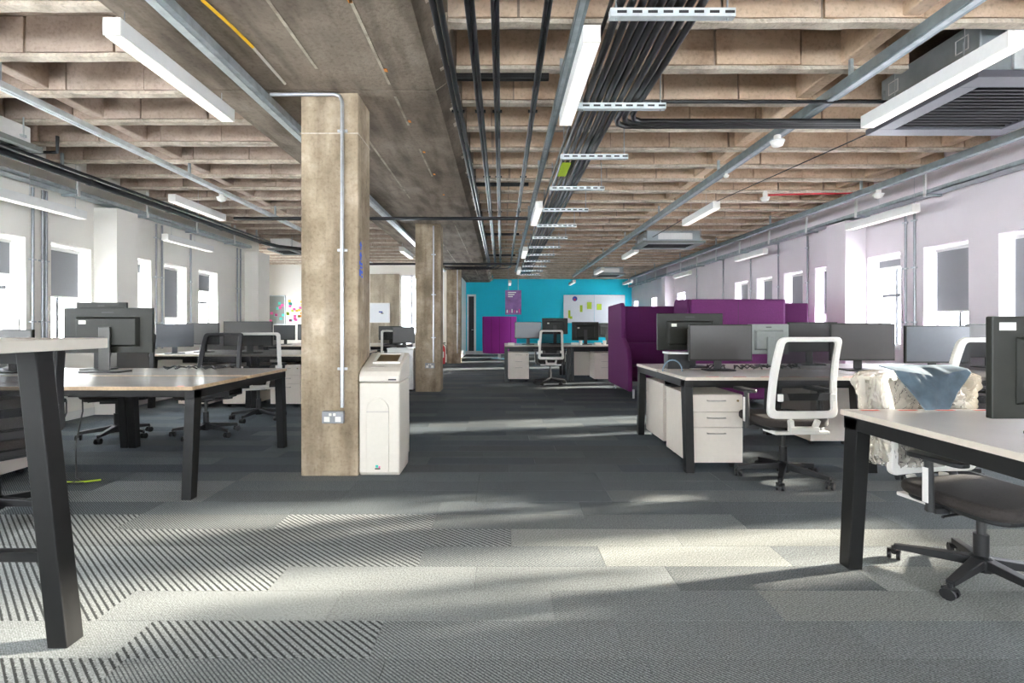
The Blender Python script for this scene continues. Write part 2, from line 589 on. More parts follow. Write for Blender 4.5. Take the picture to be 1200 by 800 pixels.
while y < YB - .2:
    if 3.5 < y < 3.9:      # this rib stops either side of the big air conditioner
        rib_row(y, -0.34, 3.02, 'rib_tan', k)
        rib_row(y, 4.34, XR, 'rib_tan', k)
    else:
        rib_row(y, -0.34, XR, 'rib_tan', k)
    k += 1
    y += PITCH
y = 2.95 - PITCH * 9
while y < YB - .2:
    rib_row(y, XALC if y > YSTEP else XL, -2.24, 'rib_grey', k)
    y += PITCH
tag(rest.build('block_field', ['rib_tan', 'rib_grey'], ceiling), kind='stuff')
for x, mat in ((2.58, 'rib_tan'), (4.82, 'rib_tan'), (-3.78, 'rib_grey')):
    MB().box(x - .06, x + .06, YN, YB, RIB_Z + .05, SLAB_Z).build('trimmer', mat, ceiling, bevel=.012)
# the wide beam over the columns, cast in lengths, with a broken right-hand arris
segs = [YN, 3.76, 8.62, 15.3, YB]
for a, b in zip(segs[:-1], segs[1:]):
    m = MB()
    m.prism([(-2.24, SLAB_Z), (-2.24, BEAM_Z + .02), (-2.22, BEAM_Z), (-.50, BEAM_Z), (-.40, BEAM_Z + .07), (-.36, SLAB_Z)], 'y', a + .006, b - .006)
    bo = m.build('beam', 'beam', ceiling)
    m = MB()      # raised fins left by the formwork boards
    for fx in (-1.285, -.83):
        q = a + .1
        while q < b - .4:
            L_ = brnd.uniform(.5, 1.4)
            if brnd.random() < .75:
                m.box(fx - .010, fx + .010, q, min(q + L_, b - .05), BEAM_Z - .004, BEAM_Z + .01)
            q += L_
    m.build('board_mark', 'pier', bo)
m = MB()
y = YN + .1
while y < YB:      # broken nibs along the beam's arris, between the ribs
    x = -.43 + brnd.uniform(-.03, .03)
    l = brnd.uniform(.06, .20)
    m.hull8([(x - .03, y, BEAM_Z + .045), (x + .06, y, BEAM_Z + .08), (x + .07, y, BEAM_Z + .14), (x - .01, y, BEAM_Z + .14)],
            [(x - .02, y + l, BEAM_Z + .04), (x + .05, y + l, BEAM_Z + .09), (x + .07, y + l, BEAM_Z + .14), (x - .01, y + l, BEAM_Z + .14)])
    y += l + brnd.uniform(.02, .2)
tag(m.build('broken_edge', 'rib_edge', ceiling), kind='stuff')
for px, py in ((410, 0), (452, 82), (480, 142), (497, 178), (509, 204), (520, 228)):
    p = at(px, py, (BEAM_Z - CAM_H) * FPX / (VY - py))
    MB().box(p.x - .012, p.x + .012, p.y - .02, p.y + .02, BEAM_Z - .004, BEAM_Z + .002).build('paint_mark', 'orange', ceiling)

# ---- side walls with window openings
WIN_TOP, WIN_SILL, REV = 2.14, 0.86, 0.20
WR = [(-1.9, -1.3), (-.96, -.36), (-.02, .58), (.92, 1.52), (1.86, 2.46), (3.02, 3.66), (4.03, 4.56), (4.70, 5.28), (5.62, 6.22), (6.58, 7.165), (7.80, 8.38),
      (8.72, 9.30), (9.70, 10.3), (10.66, 11.26), (14.3, 14.92), (16.9, 17.5), (19.2, 19.8)]
WL = [(-1.9, -1.3), (-.96, -.36), (-.02, .58), (.92, 1.52), (1.86, 2.46), (2.80, 3.40), (3.9, 4.5), (4.92, 5.51), (5.82, 6.39), (6.90, 7.48), (7.78, 8.33), (8.66, 9.23)]
def wall_with_windows(name, x, side, ya, yb, wins, mat):
    """side = +1: wall on the right, its room face at x"""
    x0, x1 = (x, x + WT) if side > 0 else (x - WT, x)
    m = MB()
    m.box(x0, x1, ya, yb, 0, WIN_SILL)
    m.box(x0, x1, ya, yb, WIN_TOP, SLAB_Z)
    e = ya
    for a, b in wins:
        m.box(x0, x1, e, a, WIN_SILL, WIN_TOP)
        e = b
    m.box(x0, x1, e, yb, WIN_SILL, WIN_TOP)
    return tag(m.build(name, mat), kind='structure')
wall_right = wall_with_windows('wall_right', XR, 1, YN, YB, WR, 'wall_purple_bounce')
wall_left = wall_with_windows('wall_left', XL, -1, YN, YSTEP, WL, 'wall_cream')
tag(MB().box(XR - .014, XR, YN, YB, 0, .10).build('baseboard_right', 'skirting'), kind='structure')
tag(MB().box(XL, XL + .014, YN, YSTEP, 0, .10).build('baseboard_left', 'skirting'), kind='structure')
WN = [0]
def window(x, side, ya, yb, blind_z, transom):
    WN[0] += 1
    xp = x + side * REV
    root = bpy.data.objects.new('window_%d' % WN[0], None)
    COL.objects.link(root)
    root.location = (xp, (ya + yb) / 2, WIN_SILL)
    root['kind'] = 'structure'
    w, h = yb - ya, WIN_TOP - WIN_SILL
    m = MB()
    fw = .045
    m.box(-.03, .03, -w / 2, -w / 2 + fw, 0, h).box(-.03, .03, w / 2 - fw, w / 2, 0, h)
    m.box(-.03, .03, -w / 2 + fw, w / 2 - fw, 0, fw).box(-.03, .03, -w / 2 + fw, w / 2 - fw, h - fw, h)
    m.build('window_frame', 'window_white', root)
    tz = .72
    MB().box(-.022, .022, -w / 2 + fw, w / 2 - fw, tz - .02, tz + .02).build('transom', 'frame_grey', root)
    MB().box(-.018, .018, -.016, .016, fw, tz - .02).build('mullion', 'frame_grey', root)
    MB().box(-.018, .018, -.016, .016, tz + .02, h - fw).build('mullion', 'frame_grey', root)
    for a, b in ((fw, tz - .02), (tz + .02, h - fw)):
        MB().box(-.004, .004, -w / 2 + fw, w / 2 - fw, a, b).build('pane', 'glass', root)
    MB().box(-side * .03 if side > 0 else .03, -side * (REV + .02) if side > 0 else REV + .02, -w / 2, w / 2, -.03, .0).build('window_sill', 'window_white', root)
    if blind_z is not None:
        xb = -side * .07
        bz = blind_z - WIN_SILL
        b = MB().box(xb - .002, xb + .002, -w / 2 + .05, w / 2 - .05, bz, h - .05).build('blind', 'blind', root)
        mm = MB()
        mm.tube([(xb, -w / 2 + .05, h - .05), (xb, w / 2 - .05, h - .05)], .024, 10)
        mm.box(xb - .006, xb + .006, -w / 2 + .05, w / 2 - .05, bz - .02, bz)
        mm.build('roller', 'white_metal', b, smooth=40)
    return root
BR = {0: .95, 1: .95, 2: .95, 3: .95, 4: .95, 7: 1.12, 8: 1.34, 9: 1.98, 10: 1.36, 11: 1.3, 12: 1.3, 13: 1.7}
BLL = {6: 1.5, 7: 1.73, 8: 1.52, 9: 1.95, 10: 1.30, 11: 1.80}
for i, (a, b) in enumerate(WR):
    window(XR, 1, a, b, BR.get(i), True)
for i, (a, b) in enumerate(WL):
    window(XL, -1, a, b, BLL.get(i), True)
# pilasters
for (w, x0, x1, a, b, mt) in ((wall_right, 5.0, XR, 7.2, 7.62, 'wall_purple_bounce'), (wall_right, 5.02, XR, 15.2, 15.6, 'wall_purple_bounce'),
                              (wall_left, XL, -5.0, 6.43, 6.80, 'wall_cream'), (wall_left, XL, -5.02, 10.2, 10.7, 'wall_cream')):
    MB().box(x0, x1, a, b, 0, CAM_H + 1.535).build('pilaster', mt, w)

# ---- near wall behind the camera, with a row of unseen windows added to light the near end
m = MB().box(XL - WT, XR + WT, YN - .3, YN, 0, WIN_SILL).box(XL - WT, XR + WT, YN - .3, YN, WIN_TOP, SLAB_Z + .2)
NW = [(-4.6, -3.4), (-2.7, -1.5), (-.6, .6), (1.5, 2.7), (3.4, 4.6)]
e = XL - WT
for p_, q_ in NW:
    m.box(e, p_, YN - .3, YN, WIN_SILL, WIN_TOP)
    e = q_
m.box(e, XR + WT, YN - .3, YN, WIN_SILL, WIN_TOP)
tag(m.build('wall_near', 'wall_white'), kind='structure')

# ---- far walls
m = MB().box(XRET, XR, YB, YB + .25, 0, SLAB_Z)
wall_back = tag(m.build('wall_back', 'cyan'), kind='structure')
tag(MB().box(XRET, XR, YB - .014, YB, 0, .14).build('baseboard_back', 'skirting'), kind='structure')
tag(MB().box(XRET - .2, XRET, YLB + .2, YB + .25, 0, SLAB_Z).build('wall_return', 'wall_white'), kind='structure')
# left part of the far wall: a wide window next to the concrete pier
bx0, bx1, bz0, bz1 = -3.22, -1.85, .86, 2.78
m = MB().box(XALC, bx0, YLB, YLB + .2, 0, SLAB_Z).box(bx1, XRET, YLB, YLB + .2, 0, SLAB_Z)
m.box(bx0, bx1, YLB, YLB + .2, 0, bz0).box(bx0, bx1, YLB, YLB + .2, bz1, SLAB_Z)
wall_far_left = tag(m.build('wall_far_left', 'wall_cream'), kind='structure')
MB().box(-4.18, -3.26, YLB - .06, YLB, 0, 2.80).build('pier', 'pier', wall_far_left)
root = bpy.data.objects.new('window_far', None); COL.objects.link(root)
root.location = (0, YLB + .1, 0); root['kind'] = 'structure'
m = MB()
n = 4
for i in range(n + 1):
    x = bx0 + (bx1 - bx0) * i / n
    m.box(x - .03, x + .03, -.03, .03, bz0, bz1)
m.box(bx0, bx1, -.03, .03, bz0, bz0 + .05).box(bx0, bx1, -.03, .03, bz1 - .05, bz1)
m.build('window_frame', 'window_white', root)
for i in range(n):
    a, b = bx0 + (bx1 - bx0) * i / n + .03, bx0 + (bx1 - bx0) * (i + 1) / n - .03
    MB().box(a, b, -.004, .004, bz0 + .05, bz1 - .05).build('pane', 'glass', root)
tag(MB().box(XALC - .25, XALC, YSTEP, YLB + .2, 0, .86).box(XALC - .25, XALC, YSTEP, YLB + .2, 2.14, SLAB_Z)
    .box(XALC - .25, XALC, YSTEP, 11.6, .86, 2.14).box(XALC - .25, XALC, 12.6, 13.4, .86, 2.14).box(XALC - .25, XALC, 14.4, YLB + .2, .86, 2.14)  # hidden window openings added to brighten the alcove
    .build('wall_alcove', 'wall_cream'), kind='structure')
tag(MB().box(XALC, XL - WT, YSTEP - .2, YSTEP, 0, SLAB_Z).build('wall_step', 'wall_cream'), kind='structure')
# dark door ajar in the cyan wall, with its white frame
door = bpy.data.objects.new('door_1', None); COL.objects.link(door)
door.location = (-1.25, YB, 0); door['kind'] = 'structure'
MB().box(-.10, .12, -.05, -.005, .14, 2.36).build('door_leaf', 'black_plastic', door)
MB().box(.12, .20, -.07, 0, 0, 2.44).box(-.16, -.10, -.07, 0, 0, 2.44).box(-.10, .12, -.07, 0, 2.36, 2.44).build('door_frame', 'white_metal', door)
MB().tube([(.08, -.05, 1.0), (.08, -.09, 1.0), (.02, -.09, 1.0)], .012).build('door_handle', 'conduit', door)

# ---- concrete columns
def column(name, label, x0, x1, y0, y1):
    root = thing(name, label, 'column', ((x0 + x1) / 2, (y0 + y1) / 2, 0))
    w, d = (x1 - x0) / 2, (y1 - y0) / 2
    MB().box(-w, w, -d, d, 0, BEAM_Z).build('shaft', 'column', root, bevel=.012)
    return root, w, d
col1, w1, d1 = column('concrete_column', 'bare concrete column with a double socket, white recycling bin at its side', -1.54, -1.10, 3.79, 4.13)
col2, w2, d2 = column('concrete_column', 'bare concrete column standing beside the low white cabinet', -1.515, -1.07, 8.66, 9.02)
col3, w3, d3 = column('concrete_column', 'bare concrete column with the red fire extinguisher at its foot', -1.70, -1.27, 15.25, 15.65)
m = MB()    # casting line and patch on the first column
MB().box(-w1 - .003, w1 + .003, -d1 - .003, d1 + .003, 2.62, 2.63).build('casting_joint', 'rib_edge', col1)
# blue stencilled marks on the lit side of the first column
def mark(pts, x):
    MB().prism(pts, 'x', x - .001, x + .002).build('stencil_mark', 'sign_blue', col1)
yc = -.10 + .0
def arrow(z):
    return [(yc - .012, z), (yc + .012, z), (yc + .012, z + .03), (yc + .035, z + .03), (yc, z + .065), (yc - .035, z + .03), (yc - .012, z + .03)]
mark(arrow(1.745), w1)
mark(arrow(1.665), w1)
for (a, b, c, d) in ((-.035, -.01, 1.625, 1.655), (.0, .04, 1.625, 1.645), (-.02, .04, 1.600, 1.615), (-.035, .0, 1.54, 1.592), (.012, .05, 1.56, 1.585), (.02, .05, 1.53, 1.548)):
    mark([(yc + a, c), (yc + b, c), (yc + b, d), (yc + a, d)], w1)
MB().prism([(yc - .035, 1.52), (yc - .005, 1.52), (yc - .005, 1.535), (yc - .035, 1.535)], 'x', w1 - .001, w1 + .002).build('stencil_mark', 'lock', col1)

# ================================================================== CEILING SERVICES
SV = CAM_H + 1.70
# ---- linear pendant lights
def light_proto(L_, wire, wy):
    root = thing('linear_light', 'x', 'light')
    MB().box(-.05, .05, -L_ / 2, L_ / 2, .006, .10).build('housing', 'white_metal', root, bevel=.003)
    MB().box(-.043, .043, -L_ / 2 + .01, L_ / 2 - .01, .0, .012).build('diffuser', 'diffuser', root)
    for s, wr, wq in zip((-1, 1), wire, wy):
        MB().box(-.049, .049, s * L_ / 2 - .004, s * L_ / 2 + .004, .004, .101).build('end_cap', 'white_plastic', root)
        MB().tube([(0, wq, .10), (0, wq, wr)], .0022, 6).build('suspension_wire', 'conduit', root)
        MB().lathe([(.008, .10), (.008, .115), (.004, .125)], 8, (0, wq, 0)).build('wire_grip', 'conduit', root)
    return root
LPS = {}
def light(x, y0, h, label, group):
    def wires():      # fixed to the beam, or to the rib nearest each end
        if -2.24 < x < -.4: return (BEAM_Z, BEAM_Z), (-.49, .49)
        out = []
        for e in (.09, 1.07):
            b0 = (3.12 if x > 0 else 2.95) + .045
            k = round((y0 + e - b0) / PITCH)
            yr = b0 + k * PITCH - y0 - .58
            if yr < -.56: yr += PITCH
            if yr > .56: yr -= PITCH
            out.append(round(yr, 3))
        return (RIB_Z, RIB_Z), tuple(out)
    zt_, wy = wires()
    wire = (tuple(round(q + .002 - CAM_H - h, 3) for q in zt_), wy)
    if wire in LPS:
        o = copy_tree(LPS[wire])
    else:
        o = LPS[wire] = light_proto(1.16, *wire)
    o.location = (x, y0 + .58, CAM_H + h)
    tag(o, label, 'light', group)
    return o
G1 = 'white linear lights hung from the ceiling ribs'
light(-2.15, 2.73, 1.60, 'white linear light hung under the beam edge above the open end of the grey bench', G1)
light(.51, 2.80, 1.60, 'white linear light hung between the steel box trunking and the black cable bundle', G1)
light(2.96, 2.85, 1.60, 'white linear light hung beside the large grey ceiling air conditioner with the black grille', G1)
for y in (6.75, 10.6, 14.2):
    light(.51, y, 1.60, 'white linear light in line with the steel box trunking, farther down the cable bundle', G1)
    light(2.93, y + (.15 if y > 8 else 0), 1.60, 'white linear light hung in line behind the one at the big air conditioner', G1)
    light(-2.15, y - (.6 if y < 8 else 0), 1.60, 'white linear light hung by the trunked edge of the concrete beam, past the bin column', G1)
for y in (6.38, 10.9):
    light(-4.25, y, 1.60, 'white linear light hung between the black insulated pipe and the thin pale trunking', G1)
for x, y in ((.3, 17.9), (2.6, 17.7), (4.6, 17.5)):
    light(x, y, 1.55, 'white linear light hung just before the cyan wall', G1)
for y in (4.75, 7.35):
    light(-5.0, y, 1.27, 'white linear light hung low along the cream window wall', 'lights along the cream window wall')
for y in (5.95, 9.35, 13.1):
    light(4.98, y, 1.37, 'white linear light hung low along the lilac-lit window wall', 'lights along the lilac window wall')

# ---- long straight trunking runs, each with its lid line and hangers
def trunking(name, label, x, z, w, h, ya, yb, mat, lid='galv_light', hang=True, group=None):
    root = thing(name, label, 'trunking', (x, 0, z), 0, group)
    MB().box(-w / 2, w / 2, ya, yb, -h / 2, h / 2).build('channel', mat, root, bevel=.003)
    MB().box(-w * .40, w * .10, ya, yb, -h / 2 - .006, -h / 2).build('lid', lid, root)
    if hang:
        y = ya + .6
        while y < yb:
            MB().box(-.012, .012, y - .012, y + .012, h / 2, RIB_Z - z + .04).build('hanger', 'galv', root)
            y += 2.2
    return root
trunking('steel_trunking', 'broad galvanised trunking run fixed under the wide concrete beam', -1.82, CAM_H + 1.735, .10, .06, .8, 15.6, 'galv', hang=False)
trunking('steel_trunking', 'thin pale trunking run under the ribs between the concrete beam and cream wall', -3.66, CAM_H + 1.76, .06, .05, .8, 14.0, 'galv_light')
trunking('steel_trunking', 'dark steel trunking run between the black cable bundle and the big air conditioner', 2.54, CAM_H + 1.77, .085, .075, .8, 17.5, 'trunk_steel', 'galv')
trunking('steel_trunking', 'dark steel trunking run beside the tray of the lilac-lit window wall', 4.72, CAM_H + 1.745, .085, .07, 1.5, 18.0, 'trunk_steel', 'galv')
trunking('box_trunking', 'narrow steel box trunking between the black pipes and the lights', .435, SV + .03, .055, .055, .8, 15.5, 'trunk_steel', 'galv')

# ---- cable trays along the window walls
def wall_tray(label, x, z, ya, yb, s):
    root = thing('cable_tray', label, 'cable tray', (x, 0, z))
    m = MB()
    m.box(-.09, .09, ya, yb, -.004, .004)
    m.box(-.09, -.082, ya, yb, -.004, .045).box(.082, .09, ya, yb, -.004, .045)
    m.build('tray', 'galv', root)
    for dx in (-.05, -.01, .04):
        MB().tube([(dx, ya, .022), (dx, yb, .022)], .015, 8).build('cable', 'black_cable' if dx < 0 else 'galv', root, smooth=60)
    y = ya + .7
    while y < yb:
        MB().box(-.095, .095, y - .02, y + .02, -.03, -.004).build('bracket', 'galv', root)
        MB().box(-s * .095 - .012, -s * .095 + .012, y - .015, y + .015, -.03, RIB_Z - z + .004).build('drop_rod', 'white_metal', root)
        y += 1.15
    return root
wall_tray('galvanised cable tray with drop brackets along the lilac-lit window wall', 5.14, CAM_H + 1.575, .6, 19.8, 1)
wall_tray('galvanised cable tray with drop brackets along the cream window wall', -5.14, CAM_H + 1.575, .6, 10.0, -1)
trunking('steel_trunking', 'pale steel trunking above the tray on the cream window wall', -4.93, CAM_H + 1.72, .06, .05, 4.95, 10.4, 'galv_light')

# ---- pairs of black pipes under the ribs
def pipe_pair(label, x, gap, r, ya, yb):
    root = thing('pipe_pair', label, 'pipe', (x, 0, SV), 0, 'paired black pipes under the ribs')
    for s in (-1, 1):
        MB().tube([(s * gap, ya, 0), (s * gap, yb - .5, 0), (s * gap - .08, yb - .15, 0), (s * gap - .5, yb + .02 * s, 0), (-1.64 - x, yb + .04 * s, 0)], r, 10).build('pipe', 'black_pipe', root, smooth=60)
    y = 2.2
    while y < yb - .6:
        MB().box(-gap - r - .014, gap + r + .014, y - .012, y + .012, -.008, .008).build('clip', 'black_metal', root)
        MB().tube([(0, y, .008), (0, y, RIB_Z - SV)], .004, 6).build('clip_rod', 'galv', root)
        y += 1.72
    return root
pipe_pair('thickest pair of black pipes, hugging the edge of the wide beam', -.345, .019, .018, .8, 14.3)
pipe_pair('black pipe pair running second out from the wide beam', -.170, .014, .014, .8, 14.45)
pipe_pair('black pipe pair running third out from the wide beam', -.036, .012, .012, .8, 14.6)
pipe_pair('black pipe pair running closest to the steel box trunking', .245, .011, .012, .8, 14.75)
for y in (3.47, 6.1, 9.4, 12.2):
    o = MB().box(-.33, .33, -.022, .022, -.02, .02).build('pipe_support_bar', 'black_metal', bevel=.003)
    o.location = (0, y, SV + .045)
    tag(o, 'black bar carrying the paired pipes across their run', 'bracket', 'black bars carrying the pipes')

# ---- bundle of black cables on slotted channels
NC = 9
for i in range(NC):
    x = .625 + .052 * i
    z = SV - .012 + random.uniform(-.004, .004)
    wob = [(x + .006 * math.sin(y * 2.1 + i), y, z + .003 * math.sin(y * 3 + i * 2)) for y in [.8 + .45 * k for k in range(7)]]
    if i >= 6:
        j = i - 6
        yt = 4.17 - .05 * j
        pts = wob + [(x, yt - .14, z), (x + .03, yt - .05, z), (x + .10, yt, z), (3.05, yt, z), (3.12, yt - .02, z + .02)]
        lab = 'black cable that leaves the bundle and turns across to the big air conditioner'
    else:
        pts = wob + [(x + .006 * math.sin(y + i), y, z) for y in [4.2 + .9 * k for k in range(14)]]
        lab = 'black cable in the bundle that runs the length of the ceiling'
    o = MB().tube(pts, .022 if i % 3 else .024, 8).build('cable', 'black_cable', smooth=60)
    tag(o, lab, 'cable', 'black cables that turn off' if i >= 6 else 'black cables of the ceiling bundle')
o = MB().tube([(.585, .8, SV + .03), (.585, 15.5, SV + .03)], .013, 8).build('cable', 'black_cable', smooth=60)
tag(o, 'single black cable running above the steel box trunking lights', 'cable')
for k in range(13):
    y = 2.585 + 1.09 * k
    root = thing('channel_bracket', 'slotted galvanised channel carrying the bundle of black cables', 'bracket', (.888, y, SV - .070), 0, 'slotted channels under the cables')
    m = MB()
    m.box(-.325, .325, -.021, .021, .012, .020).box(-.325, .325, -.021, -.017, -.020, .012).box(-.325, .325, .017, .021, -.020, .012)
    m.box(-.325, .325, -.021, .021, -.024, -.020)
    m.build('channel', 'galv_light', root)
    for q in range(8):
        MB().box(-.29 + .08 * q, -.24 + .08 * q, -.0225, -.0205, -.008, .006).build('slot', 'charcoal', root)
    for s in (-1, 1):
        MB().tube([(s * .29, 0, -.035), (s * .29, 0, .30)], .005, 6).build('threaded_rod', 'galv', root)
o = MB().box(-.045, .045, -.22, .22, -.004, .004).build('cable_tag', ['lime'])
o.location = (.66, 5.25, SV - .042); tag(o, 'yellow-green warning strip wrapped on the black cable bundle', 'tape')

# ---- cross pipes
def cross_pipe(label, pts, r, group=None):
    o = MB().tube(pts, r, 10).build('cross_pipe', 'black_pipe', smooth=60)
    return tag(o, label, 'pipe', group)
zc = CAM_H + 1.655
zp = CAM_H + 1.745
cross_pipe('thick black pipe crossing the office before the column with the low cabinet', [(-4.12, 7.62, zc), (.40, 7.62, zc)], .026)
cross_pipe('black pipe crossing below the beam near the column with the extinguisher', [(-3.6, 13.2, zc), (.4, 13.2, zc)], .03)
for z, r in ((SV + .035, .012),):
    cross_pipe('thin black pipe crossing above the cables to the big air conditioner', [(1.0, 3.82, SV + .03), (3.1, 3.82, SV + .03)], .013)
def wall_pipe():
    root = thing('insulated_pipe', 'thick black insulated pipe with joint bands along the cream window wall', 'pipe', (-4.60, 0, CAM_H + 1.605))
    MB().tube([(0, .8, 0), (0, 9.4, 0), (.1, 10.0, .0), (.5, 10.4, 0)], .036, 12).build('pipe', 'black_pipe', root, smooth=60)
    MB().tube([(.10, .8, .03), (.10, 9.6, .03)], .018, 8).build('small_pipe', 'black_pipe', root, smooth=60)
    for k in range(7):
        MB().tube([(0, 1.6 + 1.3 * k, 0), (0, 1.64 + 1.3 * k, 0)], .041, 12).build('joint_band', 'charcoal', root, smooth=60)
wall_pipe()

# ---- cassette air conditioners
def cassette(label, x0, x1, y0, y1, zb, zt, mat='duct', big=False):
    root = thing('air_conditioner', label, 'air conditioner', ((x0 + x1) / 2, (y0 + y1) / 2, zb), 0, 'ceiling air conditioners')
    w, d, h = (x1 - x0) / 2, (y1 - y0) / 2, zt - zb
    MB().box(-w * .86, w * .86, -d * .86, d * .86, .05, h).build('casing', mat, root, bevel=.01)
    m = MB()
    b = .12 * w * 2
    m.box(-w, w, -d, -d + b, 0, .05).box(-w, w, d - b, d, 0, .05)
    m.box(-w, -w + b, -d + b, d - b, 0, .05).box(w - b, w, -d + b, d - b, 0, .05)
    m.build('fascia', 'monitor_grey' if not big else 'fascia_dark', root, bevel=.004)
    MB().box(-w + b, w - b, -d + b, d - b, .03, .05).build('filter', 'grille', root)
    n = 14 if big else 6
    for k in range(n):
        y = -d + b + (2 * d - 2 * b) * (k + .5) / n
        MB().box(-w + b, w - b, y - .012, y + .004, .012, .03).build('grille_slat', 'grille', root)
    for s in (-1, 1):
        for t in (-1, 1):
            MB().tube([(s * w * .92, t * d * .7, .09), (s * w * .92, t * d * .7, RIB_Z - zb + .03)], .006, 6).build('threaded_rod', 'galv', root)
            MB().box(s * w * .86, s * w * .96, t * d * .7 - .02, t * d * .7 + .02, .085, .11).build('hanging_lug', 'galv', root)
    kz = .17 if big else 0
    for q in (-.35, .25):
        yy = d * 2 * q
        m = MB()
        X = -w * .86 - .003
        for (ya, yb, za, zb2) in ((yy, yy + .10, .10, .106), (yy, yy + .10, .194, .20), (yy, yy + .006, .106, .194), (yy + .094, yy + .10, .106, .194)):
            m.box(X, X + .004, ya, yb, min(za + kz, h - .02), min(zb2 + kz, h - .01))
        m.build('knockout', 'white_metal', root)
    MB().box(-w * .5, w * .6, -d * .86 - .02, -d * .86, .08, h - .05).build('service_cover', 'white_metal' if not big else 'galv_light', root, bevel=.004)
    return root
zb, zt = CAM_H + 1.62, CAM_H + 1.875
cassette('large grey cassette air conditioner with a black grille, behind a white linear light', 3.10, 4.25, 3.22, 4.22, zb, CAM_H + 2.05, big=True)
cassette('grey cassette air conditioner hung above the purple sofas', 2.76, 3.98, 9.65, 10.5, zb, zt)
cassette('grey cassette air conditioner close to the cyan wall', 3.0, 3.9, 15.6, 16.5, zb, zt)
r_ = cassette('white cassette air conditioner hung by the cream window wall, black pipes on its end', -4.99, -4.40, 3.6, 4.75, CAM_H + 1.66, CAM_H + 1.87, mat='white_metal')
r_ = cassette('pale cassette air conditioner where the cream window wall ends at the alcove', -5.0, -4.50, 10.55, 11.3, zb, zt, mat='white_metal')
o = MB().tube([(-4.40, 4.90, zb + .26), (-4.40, 4.90, zb + .10), (-4.72, 4.90, zb + .10), (-4.72, 4.76, zb + .10)], .016, 8).build('condensate_pipe', 'black_pipe', smooth=50)
tag(o, 'bent black drain pipe on the end of the white air conditioner', 'pipe')
# ---- detectors, sensors, wires
def detector(label, p, up=.06):
    root = thing('smoke_detector', label, 'smoke detector', p)
    MB().lathe([(.02, -.045), (.045, -.035), (.055, -.01), (.055, 0), (.03, .006), (.03, up)], 14).build('dome', 'white_plastic', root, smooth=50)
    MB().lathe([(.062, 0), (.062, .010)], 14).build('base_plate', 'white_metal', root, smooth=50)
    return root
detector('white dome detector under the dark trunking next to the big air conditioner', (2.50, 4.49, SV - .03))
detector('white dome detector at the end of the red alarm cable', (3.75, 7.05, RIB_Z - .08), .10)
detector('small white sensor on the thin pale trunking above the grey bench chairs', (-3.68, 6.5, CAM_H + 1.68))
detector('very small sensor on the dark trunking by the thin strung wire', (2.54, 5.6, CAM_H + 1.70)).scale = (.5, .5, .5)
detector('small white sensor under the trunking by the lilac-lit wall', (4.72, 6.2, CAM_H + 1.645))
o = MB().tube([(3.80, 7.05, RIB_Z - .035), (4.3, 7.0, RIB_Z - .03), (4.72, 6.95, RIB_Z - .04), (5.05, 6.9, RIB_Z - .04)], .011, 8).build('alarm_cable', 'red', smooth=60)
tag(o, 'red fire alarm cable running from a detector to the wall tray', 'cable')
o = MB().tube([(3.12, 4.25, zb + .02), (2.99, 7.3, zb + .14), (2.95, 10.4, zb + .12)], .006, 6).build('ceiling_wire', 'charcoal')
tag(o, 'thin dark wire strung from the big air conditioner to the lights behind it', 'cable')
p, q = at(237, 0, 1.785 * FPX / 382), at(296, 55, 1.785 * FPX / 327)
o = MB().tube([p, (p + q) / 2 + Vector((.01, 0, -.004)), q], .010, 8).build('strap', 'yellow', smooth=60)
tag(o, 'short yellow strap fixed to the underside of the concrete beam', 'strap')
p2 = at(334, 98, 1.785 * FPX / 284)
o = MB().tube([q, p2], .010, 8).build('conduit_stub', 'cream_plastic', smooth=60)
tag(o, 'pale conduit stub carrying on from the yellow strap on the beam', 'conduit')

# ---- conduit and sockets on the columns
def col_conduit(label, pts, saddles, r=.014):
    root = thing('surface_conduit', label, 'conduit', pts[-1])
    q = Vector(pts[-1])
    MB().tube([Vector(p) - q for p in pts], r, 10).build('tube', 'conduit', root, smooth=60)
    for p in saddles:
        c = Vector(p) - q
        MB().box(c.x - .038, c.x + .038, c.y + .002, c.y + .016, c.z - .010, c.z + .010).build('saddle', 'conduit', root, bevel=.003)
        MB().tube([c + Vector((0, 0, -.010)), c + Vector((0, 0, .010))], r + .004, 10).build('saddle_band', 'conduit', root, smooth=60)
    return root
YF = 3.79 - .016
xc = at(401, 0, YF).x
zt_ = BEAM_Z - .024
col_conduit('steel conduit bent over the top of the bin column down to its socket',
            [(-1.765, YF, zt_), (xc - .06, YF, zt_), (xc - .02, YF, zt_ - .012), (xc, YF, zt_ - .06), (xc, YF, 0.53)],
            [(xc, YF, at(0, 153, YF).z), (xc, YF, at(0, 293, YF).z), (xc, YF, at(0, 432, YF).z)])
def double_socket(label, x, y, z, s=1.0):
    root = thing('double_socket', label, 'socket', (x, y, z))
    MB().box(-.082 * s, .082 * s, -.036, 0, -.046 * s, .046 * s).build('back_box', 'socket_grey', root, bevel=.005)
    for k in (-1, 1):
        MB().box(k * .042 * s - .022 * s, k * .042 * s + .022 * s, -.039, -.035, -.034 * s, .006 * s).build('outlet', 'white_plastic', root, bevel=.002)
        MB().box(k * .016 * s - .010 * s, k * .016 * s + .010 * s, -.042, -.035, .012 * s, .032 * s).build('switch', 'white_plastic', root)
    return root
double_socket('grey metal double socket on the column with the recycling bin', at(391.5, 0, 3.79).x, 3.79, at(0, 488, 3.79).z)
YF = 8.66 - .016
xc = at(508, 0, YF).x
col_conduit('straight steel conduit down the column with the low white cabinet', [(xc, YF, BEAM_Z - .04), (xc, YF, .52)], [(xc, YF, 2.4), (xc, YF, 1.7), (xc, YF, .95)])
double_socket('grey metal double socket on the column with the low white cabinet', at(504, 0, 8.66).x, 8.66, .46)
YF = 15.25 - .016
xc = at(536, 0, YF).x
